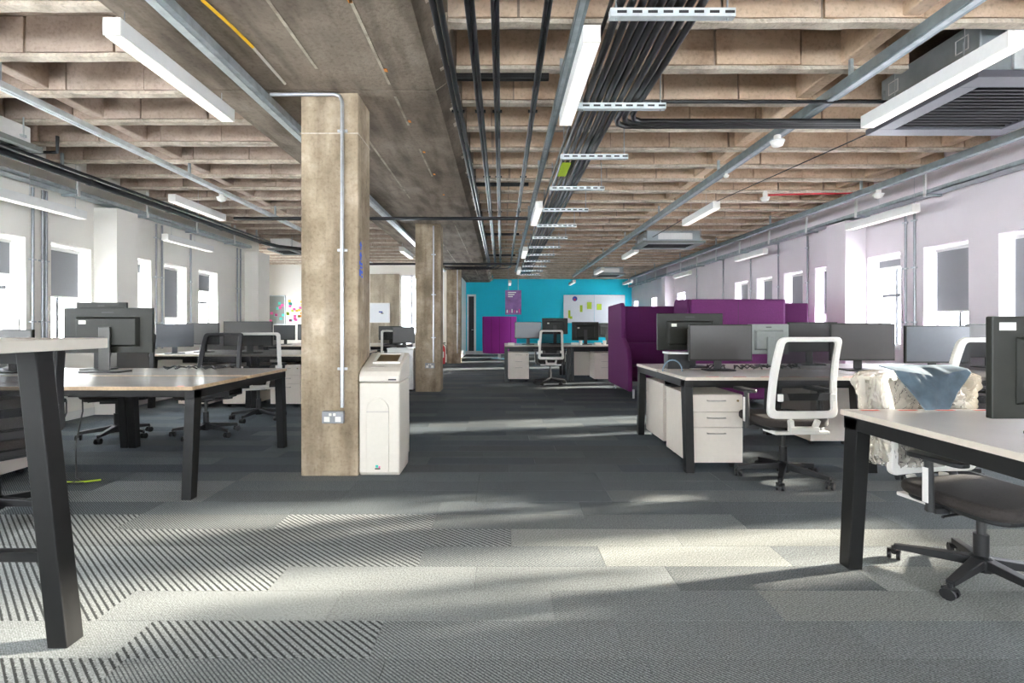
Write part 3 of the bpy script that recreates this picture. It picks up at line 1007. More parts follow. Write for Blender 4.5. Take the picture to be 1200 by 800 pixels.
col_conduit('straight steel conduit down the column with the fire extinguisher', [(xc, YF, BEAM_Z - .04), (xc, YF, .32)], [(xc, YF, 2.2), (xc, YF, 1.2)])

# ---- conduits dropping down the window walls
for lab, x, s, ys in (('grey conduit dropping down the lilac wall between windows', XR, -1, (6.33, 6.47, 8.55, 9.45, 10.5, 11.8, 13.4, 16.2)),
                      ('grey conduit dropping down the cream wall between windows', XL, 1, (5.57, 5.69, 5.735, 7.56, 7.69, 8.40, 9.88, 10.0))):
    for y in ys:
        root = thing('wall_conduit', lab, 'conduit', (x + s * .022, y, .8), 0, lab.replace('grey conduit', 'grey conduits'))
        MB().tube([(0, 0, 0), (0, 0, CAM_H + 1.56 - .8)], .014, 10).build('tube', 'socket_grey', root, smooth=60)
        for z in (.4, 1.1, 1.7):
            MB().box(-.021, .012, -.032, .032, z - .009, z + .009).build('saddle', 'conduit', root)

# ================================================================== FURNITURE
DT = 0.75      # desk height
def bench(name, label, x0, x1, y0, y1, top='desk_white', edge='desk_edge', tape=(), ends=(1, 1), group=None, far_row=True, splay=.05):
    """one bay of a back-to-back bench: two tops on a black leg frame"""
    root = thing(name, label, 'desk', ((x0 + x1) / 2, (y0 + y1) / 2, 0), 0, group)
    w, d = (x1 - x0) / 2, (y1 - y0) / 2
    rows = ((-d, -.03), (.03, d)) if far_row else ((-d, d),)
    for a, b in rows:
        t = MB().box(-w + .002, w - .002, a, b, DT - .026, DT).build('desktop', top, root, bevel=.002)
        MB().box(-w + .001, w - .001, a - .002, a, DT - .025, DT - .001).box(-w + .001, w - .001, b, b + .002, DT - .025, DT - .001) \
            .box(-w, -w + .002, a, b, DT - .025, DT - .001).box(w - .002, w, a, b, DT - .025, DT - .001).build('edge_band', edge, t)
    for y in (-d + .09, d - .09):
        MB().box(-w + .069, w - .069, y - .02, y + .02, DT - .075, DT - .027).build('long_rail', 'black_metal', root)
    for s in (-1, 1):
        x = s * (w - .035)
        MB().box(x - .033, x + .033, -d + .02, d - .02, DT - .085, DT - .027).build('end_rail', 'black_metal', root, bevel=.003)
        for t in (-1, 1):
            yt, yf = t * (d - .07), t * (d - .07 + splay)
            m = MB()
            m.hull8([(x - .033, yf - .034, 0), (x + .033, yf - .034, 0), (x + .033, yf + .034, 0), (x - .033, yf + .034, 0)],
                    [(x - .033, yt - .042, DT - .03), (x + .033, yt - .042, DT - .03), (x + .033, yt + .042, DT - .03), (x - .033, yt + .042, DT - .03)])
            m.build('leg', 'black_metal', root, bevel=.004)
    if far_row:
        MB().box(-w + .1, w - .1, -.10, .10, DT - .16, DT - .15).box(-w + .1, w - .1, -.10, -.09, DT - .15, DT - .06).box(-w + .1, w - .1, .09, .10, DT - .15, DT - .06).build('cable_tray', 'black_metal', root)
    for (xa, xb, ya, yb) in tape:
        MB().box(xa - (x0 + x1) / 2, xb - (x0 + x1) / 2, ya - (y0 + y1) / 2, yb - (y0 + y1) / 2, DT, DT + .0008).build('tape', 'tape_red', root)
    return root

def pedestal_proto():
    root = thing('pedestal', 'x', 'pedestal')
    w, d, h = .215, .28, .60
    MB().box(-w, w, -d + .022, d, .05, h).build('carcass', 'pedestal', root, bevel=.003)
    for za, zb in ((.055, .335), (.34, .46), (.465, .598)):
        dr = MB().box(-w + .002, w - .002, -d, -d + .020, za, zb).build('drawer', 'pedestal', root, bevel=.002)
        zh = zb - .045
        MB().tube([(-.07, -d, zh), (-.07, -d - .018, zh), (.07, -d - .018, zh), (.07, -d, zh)], .005, 8).build('handle', 'handle', dr, smooth=50)
        if zb > .59:
            MB().lathe([(.009, 0), (.009, .006)], 10, (.17, -d - .006, zb - .045), Matrix.Rotation(R(90), 3, 'X').to_3x3()).build('lock', 'lock', dr)
    for sx in (-1, 1):
        for sy in (-1, 1):
            m = MB()
            m.tube([(sx * .16 - .012, sy * .20, .024), (sx * .16 + .012, sy * .20, .024)], .024, 10)
            m.box(sx * .16 - .02, sx * .16 + .02, sy * .20 - .018, sy * .20 + .018, .03, .052)
            m.build('castor', 'black_plastic', root, smooth=50)
    return root
PP = pedestal_proto()
pu = []
def pedestal(label, x, y, rz=0.0, group='white three-drawer pedestals under the desks'):
    o = PP if not pu else copy_tree(PP)
    pu.append(1)
    o.location = (x, y, 0)
    o.rotation_euler = (0, 0, rz)
    return tag(o, label, 'pedestal', group)

# ---- task chairs
def chair_proto(frame, mesh='chair_mesh'):
    root = thing('task_chair', 'x', 'chair')
    # five-star base
    m = MB().lathe([(.045, .06), (.05, .075), (.05, .12), (.032, .14)], 14)
    for k in range(5):
        a = R(72 * k + 18)
        c, s = math.cos(a), math.sin(a)
        m.beam((.03 * c, .03 * s, .105), (.31 * c, .31 * s, .075), .05, .05, .03, .028)
    m.build('base', 'black_plastic', root, bevel=.004)
    for k in range(5):
        a = R(72 * k + 18)
        c, s = math.cos(a), math.sin(a)
        m = MB()
        px, py = .31 * c, .31 * s
        t = Vector((-s, c, 0)) if k % 2 else Vector((c, s, 0))
        q = Vector((px, py, .028))
        for sg in (-1, 1):
            m.tube([q + t * sg * .010, q + t * sg * .026], .028, 12)
        m.tube([(px, py, .03), (px, py, .075)], .011, 8)
        m.cbox((px, py, .048), (.040, .040, .016))
        m.build('castor', 'black_plastic', root, smooth=50)
    MB().tube([(0, 0, .12), (0, 0, .25)], .028, 14).build('gas_cover', 'black_plastic', root, smooth=50)
    MB().tube([(0, 0, .25), (0, 0, .38)], .016, 12).build('gas_lift', 'charcoal', root, smooth=50)
    m = MB().box(-.09, .09, -.14, .13, .365, .405)
    m.tube([(.09, .03, .385), (.24, .03, .375), (.25, .03, .37)], .007, 8)
    m.build('mechanism', 'black_plastic', root, bevel=.006)
    MB().prism(rrect(.44, .42, .08, 6, 0, .02), 'z', .40, .425).build('seat_pan', 'black_plastic', root, bevel=.008)
    MB().prism(rrect(.49, .47, .10, 7, 0, .02), 'z', .425, .49).build('seat', 'seat_dark', root, smooth=30, bevel=.024, seg=4)
    # back
    def by(z):
        t = (z - .48) / .6
        return -.225 - .085 * t - .035 * math.sin(math.pi * min(1, max(0, t)) ) * (-1)
    f3 = lambda u, v, w: (u, by(v) + .04 * (2 * u / .5) ** 2 * .6 - w, v)
    def dens(l):
        out = []
        for i in range(len(l)):
            a, b = l[i], l[(i + 1) % len(l)]
            k = 1 + int(math.dist(a, b) / .07)
            out += [(a[0] + (b[0] - a[0]) * j / k, a[1] + (b[1] - a[1]) * j / k) for j in range(k)]
        return out
    outer = rrect(.505, .575, .045, 5, 0, .787, wt=.455)
    inner = rrect(.415, .490, .022, 5, 0, .797, wt=.365)
    # same number of samples on both loops
    O, I = [], []
    for i in range(len(outer)):
        a, b, c, d = outer[i], outer[(i + 1) % len(outer)], inner[i], inner[(i + 1) % len(inner)]
        k = 1 + int(math.dist(a, b) / .06)
        for j in range(k):
            t = j / k
            O.append((a[0] + (b[0] - a[0]) * t, a[1] + (b[1] - a[1]) * t))
            I.append((c[0] + (d[0] - c[0]) * t, c[1] + (d[1] - c[1]) * t))
    bf = MB().ring(O, I, f3, .032).build('back_frame', frame, root, smooth=40, bevel=.006)
    m = MB()
    nx, nz = 6, 10
    vs = [f3(-.205 + .41 * i / nx, .525 + .53 * k / nz, .016) for k in range(nz + 1) for i in range(nx + 1)]
    vs = [(x * (1 - .11 * (z - .525) / .53), y, z) for x, y, z in vs]
    m.add(vs, [(k * (nx + 1) + i, k * (nx + 1) + i + 1, (k + 1) * (nx + 1) + i + 1, (k + 1) * (nx + 1) + i) for k in range(nz) for i in range(nx)])
    m.build('back_mesh', mesh, root, smooth=60)
    # lumbar bar with two white sliders
    m = MB().beam((-.20, by(.65) - .005, .65), (.20, by(.65) - .005, .65), .012, .05)
    m.build('lumbar_bar', 'charcoal', bf)
    for s in (-1, 1):
        MB().cbox((s * .19, by(.65) - .045, .65), (.035, .02, .05)).build('slider', frame, bf, bevel=.004)
    # lower bracket with the grip slot
    m = MB()
    y0 = by(.48)
    m.beam((-.10, y0 - .015, .49), (-.085, y0 + .0, .43), .035, .03, up=(0, 1, 0))
    m.beam((.10, y0 - .015, .49), (.085, y0 + .0, .43), .035, .03, up=(0, 1, 0))
    m.box(-.105, .105, y0 - .03, y0 + .015, .405, .44)
    m.box(-.20, .20, y0 + .0, y0 + .16, .382, .405)
    m.build('back_bracket', frame, root, bevel=.006)
    # arms
    for s in (-1, 1):
        ar = MB().beam((s * .20, .0, .395), (s * .275, .0, .40), .05, .025).tube([(s * .275, .0, .39), (s * .285, .0, .66)], .017, 10).build('armrest', frame if frame != 'white_plastic' else 'charcoal', root, smooth=40)
        MB().prism(rrect(.075, .24, .03, 5, s * .28, .03), 'z', .66, .685).build('arm_pad', 'black_plastic', ar, bevel=.006)
        MB().box(s * .300, s * .304, -.012, .012, .44, .62).build('arm_trim', 'white_plastic', ar)
    return root
CW = chair_proto('white_plastic')
CB = chair_proto('black_plastic')
cu = {id(CW): 0, id(CB): 0}
def chair(label, x, y, rz, proto, arms=True, group='mesh-back task chairs'):
    o = proto if not cu[id(proto)] else copy_tree(proto)
    cu[id(proto)] += 1
    o.location = (x, y, 0)
    o.rotation_euler = (0, 0, R(rz))
    return tag(o, label, 'chair', group)

# ---- monitors (origin on the desk, screen towards local -y)
def monitor(label, x, y, rz, w=.54, h=.32, bottom=.13, scr='screen', body='monitor_back', sticker=False, zdesk=DT, stand='plate', tilt=0, group='desktop monitors'):
    root = thing('monitor', label, 'monitor', (x, y, zdesk), R(rz), group)
    zc = bottom + h / 2
    m = MB()
    m.box(-w / 2, w / 2, -.012, .014, bottom, bottom + h)
    hs = m.build('housing', body, root, bevel=.004)
    MB().box(-w / 2 + .010, w / 2 - .010, -.0135, -.0115, bottom + .016, bottom + h - .010).build('screen', scr, root)
    m = MB()
    m.hull8([(-w * .36, .014, bottom + h * .14), (w * .36, .014, bottom + h * .14), (w * .36, .014, bottom + h * .80), (-w * .36, .014, bottom + h * .80)],
            [(-w * .33, .042, bottom + h * .18), (w * .33, .042, bottom + h * .18), (w * .33, .042, bottom + h * .76), (-w * .33, .042, bottom + h * .76)])
    bk = m.build('back_cover', body, root, bevel=.003)
    MB().box(-w * .07, w * .07, .0135, .0155, bottom + h * .885, bottom + h * .915).build('badge', 'charcoal', bk)
    if sticker:
        MB().box(w * .22, w * .30, .0425, .0440, bottom + h * .64, bottom + h * .72).build('sticker', 'paper', bk)
    sc_ = max(1.0, w / .54)
    MB().box(-.034 * sc_, .034 * sc_, .044, .062, .012, bottom + h * .58).build('stand', 'stand_grey' if w > .7 else 'charcoal' if body == 'monitor_back' else body, root, bevel=.006)
    MB().prism(rrect(.25 * sc_, .18, .03, 5, 0, .04), 'z', 0, .012).build('foot', 'black_plastic', root, bevel=.003)
    return root

# ------------------------------------------------------------------ right-hand middle bench
Yn, Yf = 3.88, 5.28
def dashes(xa, xb, y, n, l):
    return [(xa + (xb - xa) * (k + .5) / n - l / 2, xa + (xb - xa) * (k + .5) / n + l / 2, y, y + .02) for k in range(n)]
bench('bench_desk', 'white-topped bench bay with a pedestal at its open end, beside the purple high-back sofa', 1.44, 2.86, Yn, Yf, tape=dashes(1.55, 2.85, Yn + .012, 6, .10), group='white-topped benches')
bench('bench_desk', 'white-topped bench bay against the lilac-lit window wall, joined to the one with the open end', 2.87, 4.29, Yn, Yf, tape=dashes(2.9, 4.2, Yn + .012, 6, .10), group='white-topped benches')
pedestal('white three-drawer pedestal with its drawers facing the aisle, under the bench by the purple sofa', 1.72, 4.25)
pedestal('white pedestal with its plain back to the aisle, under the open bench end', 1.76, 5.30 - .28, math.pi)
pedestal('white pedestal standing behind the white-framed chair at the bench joint', 3.17, 5.02, math.pi)
chair('white-framed mesh task chair with arms pulled up to the white bench with the open end', 2.115, 3.72, 3, CW)
MATS_ = None
monitor('dark screen over the pedestal at the open end of the white bench', at(844, 0, 4.42).x, 4.42, 0, .56, .325, .09, scr='screen')
monitor('big black monitor back with a white sticker before the purple sofas', at(808, 0, 4.86).x, 4.86, 180, .64, .36, .165, sticker=True)
monitor('pale grey monitor back between the dark screen and the white-framed chair', at(900, 0, 4.95).x, 4.95, 180, .40, .30, .12, body='monitor_grey')
monitor('dark screen just behind the white-framed chair at the white bench', at(1010, 0, 4.45).x, 4.45, 0, .58, .335, .09)
monitor('dark monitor tucked behind the screen at the chair, edge showing', at(952, 0, 5.06).x, 5.06, 0, .50, .30, .14)
monitor('grey screen on the white bench below the lilac-lit wall window blinds', at(1098, 0, 4.42).x, 4.42, 0, .58, .335, .07, scr='screen_blue')
monitor('dark monitor at the wall end of the white bench', at(1165, 0, 4.75).x, 4.75, 0, .54, .32, .10)
chair('white-framed mesh task chair behind the plastic-wrapped chair, facing the white bench', 3.27, 3.60, 0, CW)
# clutter on that bench: headset loops, cables, white stand shelf
def clutter(label, pts, r, mat='black_cable', cat='cable', name='desk_cable', group=None):
    o = MB().tube(pts, r, 8).build(name, mat, smooth=60)
    return tag(o, label, cat, group)
def arc(c, rx, rz, n=14, a0=0, a1=180, ax='x'):
    return [(c[0] + (rx * math.cos(R(a0 + (a1 - a0) * k / n)) if ax == 'x' else 0), c[1] + (rx * math.cos(R(a0 + (a1 - a0) * k / n)) if ax == 'y' else 0), c[2] + rz * math.sin(R(a0 + (a1 - a0) * k / n))) for k in range(n + 1)]
clutter('dark blue headband loop standing on the white bench near its open end', arc((at(788, 0, 4.3).x, 4.3, DT + .006), .085, .10), .006, 'blue_cloth', 'headset', 'headset')
tag(MB().box(-.11, .11, -.09, .09, -.009, .009).build('monitor_shelf', 'white_metal', bevel=.003), 'small white shelf under the big black monitor back on the white bench', 'shelf').location = (at(790, 0, 4.80).x - .02, 4.66, DT + .15)
tag(MB().box(-.10, .10, -.06, .06, 0, .141).build('shelf_riser', 'black_plastic', bevel=.004), 'black riser carrying the small white shelf on the bench', 'stand').location = (at(790, 0, 4.80).x - .02, 4.68, DT)
rr = random.Random(5)
for k in range(9):
    x = 1.95 + k * .10 + rr.uniform(-.03, .03)
    y = 4.55 + rr.uniform(-.05, .12)
    z = DT + .007
    pts = [(x + .05 * math.cos(t) * rr.uniform(.6, 1.2), y + .04 * math.sin(t), z + .035 * abs(math.sin(t * 1.5 + k))) for t in [j * .7 for j in range(9)]]
    clutter('tangled black cable lying under the screens of the white bench', pts, .006, group='tangled cables on the white bench')
# ------------------------------------------------------------------ right-hand front desk and wrapped chair
bench('bench_desk', 'white desk with red tape dashes along its edge, a black monitor back standing on it', 1.635, 3.05, .98, 2.39, tape=dashes(1.66, 2.56, 2.345, 5, .085), far_row=False, group='white-topped benches')
MBIG = monitor('large black monitor back with a paper sticker on the red-taped white desk', 2.07, 1.80, 180, .60, .37, .065, sticker=False)
MB().box(.215, .275, .0145, .0155, .385, .413).build('sticker', 'paper', MBIG)
CC = chair('white-framed mesh chair wrapped in clear plastic, tucked under the red-taped desk', 2.165, 2.235, 190, CW)
CC.scale = (1, 1, .85)
tag(MB().prism(rrect(.11, .16, .03, 5), 'z', 0, .022).build('desk_mouse', 'black_plastic', bevel=.006), 'black mouse lying on the red-taped white desk', 'mouse').location = (1.93, 1.57, DT)

def crumple(name, label, cat, mat, nu, nv, f, thick=None):
    m = MB()
    vs = [f(i / nu, j / nv) for j in range(nv + 1) for i in range(nu + 1)]
    m.add(vs, [(j * (nu + 1) + i, j * (nu + 1) + i + 1, (j + 1) * (nu + 1) + i + 1, (j + 1) * (nu + 1) + i) for j in range(nv) for i in range(nu)])
    o = m.build(name, mat, smooth=35 if thick else 14)
    if thick:
        md = o.modifiers.new('sheet', 'SOLIDIFY')
        md.thickness = thick
    return tag(o, label, cat)
C8, S8 = math.cos(R(8)), math.sin(R(8))
def wrapf(u, v):
    # closed sack around the chair back: superellipse section, creased
    a = 2 * math.pi * u
    z = .46 + .475 * v
    t = v
    wx = .30 * (1 - .08 * t) * (1.0 if t < .93 else max(.02, 1 - ((t - .93) / .07) ** 2))
    wy = (.105 + .02 * math.sin(9 * t)) * (1.0 if t < .93 else max(.02, 1 - ((t - .93) / .07) ** 2))
    if t < .08: wx *= .9 + t * 1.25
    c, s = math.cos(a), math.sin(a)
    e = .55
    x = wx * math.copysign(abs(c) ** e, c)
    y = wy * math.copysign(abs(s) ** e, s)
    n = noise.noise(Vector((x * 13 + z * 6, y * 16, z * 3))) * .018
    n += (abs(noise.noise(Vector((x * 34 - z * 10, y * 26 + 4, z * 3)))) - .2) * .045 + (abs(noise.noise(Vector((x * 70 + z * 16, y * 60 + 9, z * 4)))) - .2) * .050
    k = 1 + n / .12
    x, y = x * (1 + n * 1.2), y * k
    return (2.125 + x * C8 - y * S8, 2.54 + x * S8 + y * C8, z + .02 * noise.noise(Vector((x * 9, y * 9, 3))) * t)
crumple('plastic_wrap', 'crumpled clear plastic wrap bagged over the chair back behind the red-taped desk', 'wrap', 'plastic_wrap', 220, 56, wrapf)
def clothf(u, v):
    # triangular flap of blue sheet over the front of the wrap
    x = -.285 + .41 * u
    tip = 1 - abs(u - .55) / (.55 if u < .55 else .45)
    z = .945 - v * (.02 + .26 * max(0.0, tip))
    y = -.150 - .016 * noise.noise(Vector((x * 14, 2, z * 9))) - .010 * abs(noise.noise(Vector((x * 20 + z * 20, 5, z * 8)))) - .012 * v
    if v < .12: y += (.12 - v) * .7; z += (.12 - v) * .10
    return (2.125 + x * C8 - y * S8, 2.54 + x * S8 + y * C8, z)
crumple('blue_sheet', 'grey-blue plastic sheet folded over the wrapped chair back', 'sheet', 'blue_cloth', 48, 24, clothf, .004)

# ------------------------------------------------------------------ left-hand grey-topped bench
Ly0, Ly1 = 3.28, 4.72
bench('bench_desk', 'grey-topped bench bay with a ply edge, its open end towards the bin column', -3.52, -2.05, Ly0, Ly1, 'desk_grey', 'ply_edge', tape=[(-2.16, -2.12, Ly0 + .01, Ly0 + .03)], group='grey-topped benches')
bench('bench_desk', 'grey-topped bench bay with a ply edge running in towards the cream wall', -5.0, -3.53, Ly0, Ly1, 'desk_grey', 'ply_edge', group='grey-topped benches')
monitor('very large black monitor seen from the back on the grey-topped bench', at(128, 0, 4.36).x, 4.36, 180, .78, .395, .165, sticker=True)
monitor('black monitor standing on the grey-topped bench by the cream wall', at(8, 0, 4.25).x, 4.25, 0, .46, .27, .10)
chair('black mesh task chair with a pale top edge, behind the grey-topped bench', -3.12, 5.22, 176, CB)
chair('white-framed task chair swivelled sideways between the grey bench and the white desks', -3.02, 6.15, 28, CW)
chair('black task chair hidden behind the very large monitor, its base showing under the grey bench', -3.98, 5.12, 190, CB)
chair('black task chair with a brown seat behind the tall table leg', -3.02, 2.95, 62, CB)
pedestal('white pedestal under the grey bench by the hanging cables', -3.92, 3.66)
for k, (x, y) in enumerate(((-3.30, 3.75), (-3.22, 3.80), (-3.36, 3.72))):
    pts = [(x, y, DT - .16), (x + .02, y - .02, .5), (x - .06 + .05 * k, y - .05, .25), (x + .04 * k, y - .10, .02), (x + .10 + .05 * k, y - .16, .010), (x + .25, y - .14 + .03 * k, .010)]
    clutter('black cable hanging from the grey bench down to the carpet', pts, .005, group='cables hanging under the grey bench')
clutter('yellow-green earth wire lying on the carpet below the hanging cables', [(-3.25, 3.63, .008), (-3.1, 3.62, .008), (-2.98, 3.68, .008)], .007, 'lime')
for k in range(5):
    x = -3.05 + .11 * k
    pts = [(x + .05 * math.cos(t), 4.55 + .05 * math.sin(t) + .01 * k, DT + .008 + .022 * abs(math.sin(t * 1.3 + k))) for t in [j * .7 for j in range(9)]]
    clutter('tangled black cable lying on the grey-topped bench', pts, .007, group='tangled cables on the grey bench')

# ------------------------------------------------------------------ tall table at the left edge
def tall_table():
    x0, x1, y0, y1, zt = -2.45, -1.535, .25, 1.93, 1.105
    root = thing('tall_table', 'standing-height table with a cream top on splayed black legs', 'table', ((x0 + x1) / 2, (y0 + y1) / 2, 0))
    ox, oy = root.location.x, root.location.y
    MB().box(x0 - ox, x1 - ox, y0 - oy, y1 - oy, zt - .04, zt).build('tabletop', 'cream_plastic', root, bevel=.003)
    for y, e in ((1.80, 1), (.38, -1)):
        for s, xt, xf in ((1, -1.70, -1.585), (-1, -2.285, -2.40)):
            m = MB()
            a, b = .036, .036
            m.hull8([(xf - a - ox, y - b - oy, 0), (xf + a - ox, y - b - oy, 0), (xf + a - ox, y + b - oy, 0), (xf - a - ox, y + b - oy, 0)],
                    [(xt - a - ox, y - b - oy, zt - .045), (xt + a - ox, y - b - oy, zt - .045), (xt + a - ox, y + b - oy, zt - .045), (xt - a - ox, y + b - oy, zt - .045)])
            m.build('leg', 'black_metal', root, bevel=.004)
        MB().box(-2.37 - ox, -1.62 - ox, y - .018 - oy, y + .018 - oy, .30, .335).build('foot_rail', 'black_metal', root)
        MB().box(-2.32 - ox, -1.66 - ox, y - .03 - oy, y + .03 - oy, zt - .09, zt - .045).build('top_rail', 'black_metal', root)
    return root
tall_table()

# ------------------------------------------------------------------ recycling bin
def bin_():
    x0, x1, y0 = -1.095, -.785, 3.80
    root = thing('recycling_bin', 'tall cream recycling bin with a sloped open top beside a concrete column', 'bin', ((x0 + x1) / 2, y0, 0))
    w = (x1 - x0) / 2
    MB().prism([(.02, 0), (.0, .03), (.0, .715), (.40, .715), (.42, .08), (.38, .08), (.36, 0)], 'x', -w, w).build('body', 'cream_plastic', root, bevel=.012, seg=3)
    hood = MB()
    prof = [(-.006, .72), (-.004, .765), (.02, .80), (.07, .828), (.36, .925), (.40, .925), (.418, .90), (.418, .72)]
    hood.prism(prof, 'x', -w - .002, w + .002)
    h = hood.build('hood', 'cream_plastic', root, bevel=.012, seg=3)
    # opening in the slope, with a rim
    d = Vector((0, .29, .097)).normalized()
    n = Vector((0, -d.z, d.y))
    c = Vector((.02, .235, .883)) + n * .003
    Mx = Matrix((Vector((1, 0, 0)), d, n)).transposed()
    MB().cbox(c, (.17, .16, .008), Mx).build('opening', 'lock', h)
    m = MB()
    for (dx, dy, sx, sy) in ((0, .090, .215, .022), (0, -.090, .215, .022), (.097, 0, .022, .17), (-.097, 0, .022, .17)):
        m.cbox(c + Vector((dx, 0, 0)) + d * dy, (sx, sy, .022), Mx)
    m.build('rim', 'white_plastic', h, bevel=.003)
    MB().box(.07, .13, -.010, -.005, .735, .745).build('label_strip', 'charcoal', h)
    MB().cbox(Vector((-.03, .075, .829)) + n * .003, (.10, .010, .006), Mx).build('label_strip', 'handle', h)
    pts = [(-.095, .03), (.075, .03), (.075, .50)] + [(-.01 + .085 * math.cos(R(a)), .50 + .10 * math.sin(R(a))) for a in range(15, 180, 15)] + [(-.095, .50)]
    MB().prism(pts, 'y', -.014, .004).build('arch_panel', 'cream_plastic', root, bevel=.003)
    MB().box(-.095, .075, -.017, -.013, .490, .500).build('panel_step', 'handle', root)
    MB().box(-.03, .01, -.0160, -.0138, .055, .064).build('maker_mark', 'charcoal', root)
    MB().box(-.025, -.005, -.0160, -.0138, .068, .088).build('maker_mark', 'teal_note', root)
    MB().box(-.002, .010, -.0160, -.0138, .066, .078).build('maker_mark', 'pink', root)
bin_()

# ------------------------------------------------------------------ purple high-back sofas
def sofa(label, x0, x1, yback, face, wing=1.5, z1=1.52, mat='purple'):
    """face -1: opens towards the camera side (-y); depth runs from yback"""
    root = thing('high_back_sofa', label, 'sofa', ((x0 + x1) / 2, yback, 0), 0, 'purple high-back sofas')
    w = (x1 - x0) / 2
    f = face
    D = wing
    MB().box(-w, w, -.05, .05, .12, z1).build('back', mat, root, bevel=.03, seg=3)
    for s in (-1, 1):
        prof = [(0, .12), (0, z1), (f * D * .64, z1 + .02), (f * D * .70, z1 - .05), (f * D * .72, .96), (f * D * .80, .90), (f * D * .93, .78), (f * D, .60), (f * D, .12)]
        MB().prism(prof, 'x', s * w - .035, s * w + .035).build('wing', mat, root, bevel=.02, seg=3)
    a, b = sorted((f * .06, f * .66))
    MB().box(-w + .04, w - .04, a, b, .26, .44).build('seat', mat, root, bevel=.03, seg=3)
    a, b = sorted((f * .06, f * .18))
    MB().box(-w + .05, w - .05, a, b, .44, .85).build('back_cushion', mat, root, bevel=.04, seg=3)
    for sx in (-1, 1):
        for y in (f * .08, f * (D - .12)):
            MB().tube([(sx * (w - .08), y, 0), (sx * (w - .08), y, .14)], .018, 10).build('leg', 'conduit', root, smooth=50)
    MB().box(-.002, .002, -.053, .053, .16, z1 - .04).build('seam', 'black_plastic', root)
    return root
sofa('purple high-back sofa showing its curved side wing behind the white bench', 2.02, 3.85, 9.25, -1, 1.48)
sofa('purple high-back sofa turned with its flat back to the white bench', 2.66, 3.98, 7.0, 1, .80, 1.53)
sofa('purple high-back sofa between the flat-backed one and the lilac-lit wall', 4.05, 4.93, 8.0, 1, .70, 1.52)
def pod():
    # curved sofa pod by the cyan wall
    root = thing('sofa_pod', 'bright purple curved high-back sofa by the cyan wall', 'sofa', (-.08, 17.3, 0), 0)
    outer, inner = [], []
    for k in range(19):
        a = R(150 + 240 * k / 18)
        outer.append((.60 * math.cos(a), .55 * math.sin(a)))
        inner.append((.52 * math.cos(a), .47 * math.sin(a)))
    loop = outer + inner[::-1]
    m = MB()
    n = len(loop)
    def sc(p, z): 
        q = 1 - .05 * max(0, (.6 - z))
        return (p[0] * q, p[1] * q, z)
    zs = (.22, .6, 1.48)
    vs = [sc(p, z) for z in zs for p in loop]
    fs = [(j * n + i, j * n + (i + 1) % n, (j + 1) * n + (i + 1) % n, (j + 1) * n + i) for j in range(2) for i in range(n)]
    h = len(outer)
    for i in range(h - 1):
        fs.append((i, i + 1, n - 2 - i, n - 1 - i))
        fs.append((2 * n + i, 2 * n + n - 1 - i, 2 * n + n - 2 - i, 2 * n + i + 1))
    m.add(vs, fs)
    sh = m.build('shell', 'purple_bright', root, smooth=40)
    for k in (4, 7, 9, 12):
        p_ = outer[k]
        MB().tube([sc((p_[0] * 1.004, p_[1] * 1.004), z) for z in (.24, .6, 1.46)], .006, 6).build('seam', 'purple', sh)
    MB().lathe([(.45, .24), (.47, .28), (.47, .42), (.44, .45)], 24).build('seat', 'purple_bright', root, smooth=40)
    MB().lathe([(.30, 0), (.30, .02), (.05, .03), (.05, .24)], 20).build('pedestal_base', 'conduit', root, smooth=40)
pod()

# ------------------------------------------------------------------ far bench in front of the cyan wall
bench('bench_desk', 'white-topped bench bay at the aisle end before the cyan wall', .06, 1.42, 10.25, 11.65, group='benches before the cyan wall')
bench('bench_desk', 'white-topped bench bay before the cyan wall, its end behind the purple sofa wing', 1.43, 2.79, 10.25, 11.65, group='benches before the cyan wall')
pedestal('white pedestal at the aisle end of the bench before the cyan wall', .35, 10.56)
pedestal('white pedestal beside the purple sofa wing, under the bench before the cyan wall', 2.14, 10.56)
pedestal('white pedestal set back under the bench before the cyan wall', 1.78, 11.35, math.pi)
chair('white-framed mesh task chair before the cyan wall bench', .96, 9.85, 0, CW)
monitor('blue-tinted screen at the aisle end of the bench before the cyan wall', .57, 10.7, 0, .58, .36, .13, scr='screen_blue')
monitor('black monitor back behind the chair before the cyan wall', 1.20, 11.2, 180, .58, .36, .22, sticker=True)
monitor('black monitor back below the whiteboard of the cyan wall', 1.82, 10.8, 180, .58, .40, .09, sticker=True)
monitor('grey monitor peeking out from behind the purple sofa wing', 2.35, 11.1, 180, .40, .32, .15, body='monitor_grey')
rr = random.Random(9)
for k in range(6):
    m = MB()
    if k % 2:
        m.lathe([(.035, 0), (.04, .09), (.036, .095)], 12)
        lab, cat, nm, mt = 'small white mug standing on the bench before the cyan wall', 'mug', 'mug', 'white_plastic'
    else:
        m.box(-.07, .07, -.05, .05, 0, .05)
        lab, cat, nm, mt = 'low box of papers on the bench before the cyan wall', 'box', 'paper_box', 'paper'
    o = m.build(nm, mt, smooth=40)
    o.location = ([.20, .80, 1.55, 1.68, 2.05, 2.20][k], 10.45 + .03 * k, DT)
    tag(o, lab, cat, lab.split(' standing')[0].split(' of papers')[0] + ' items on the far bench')

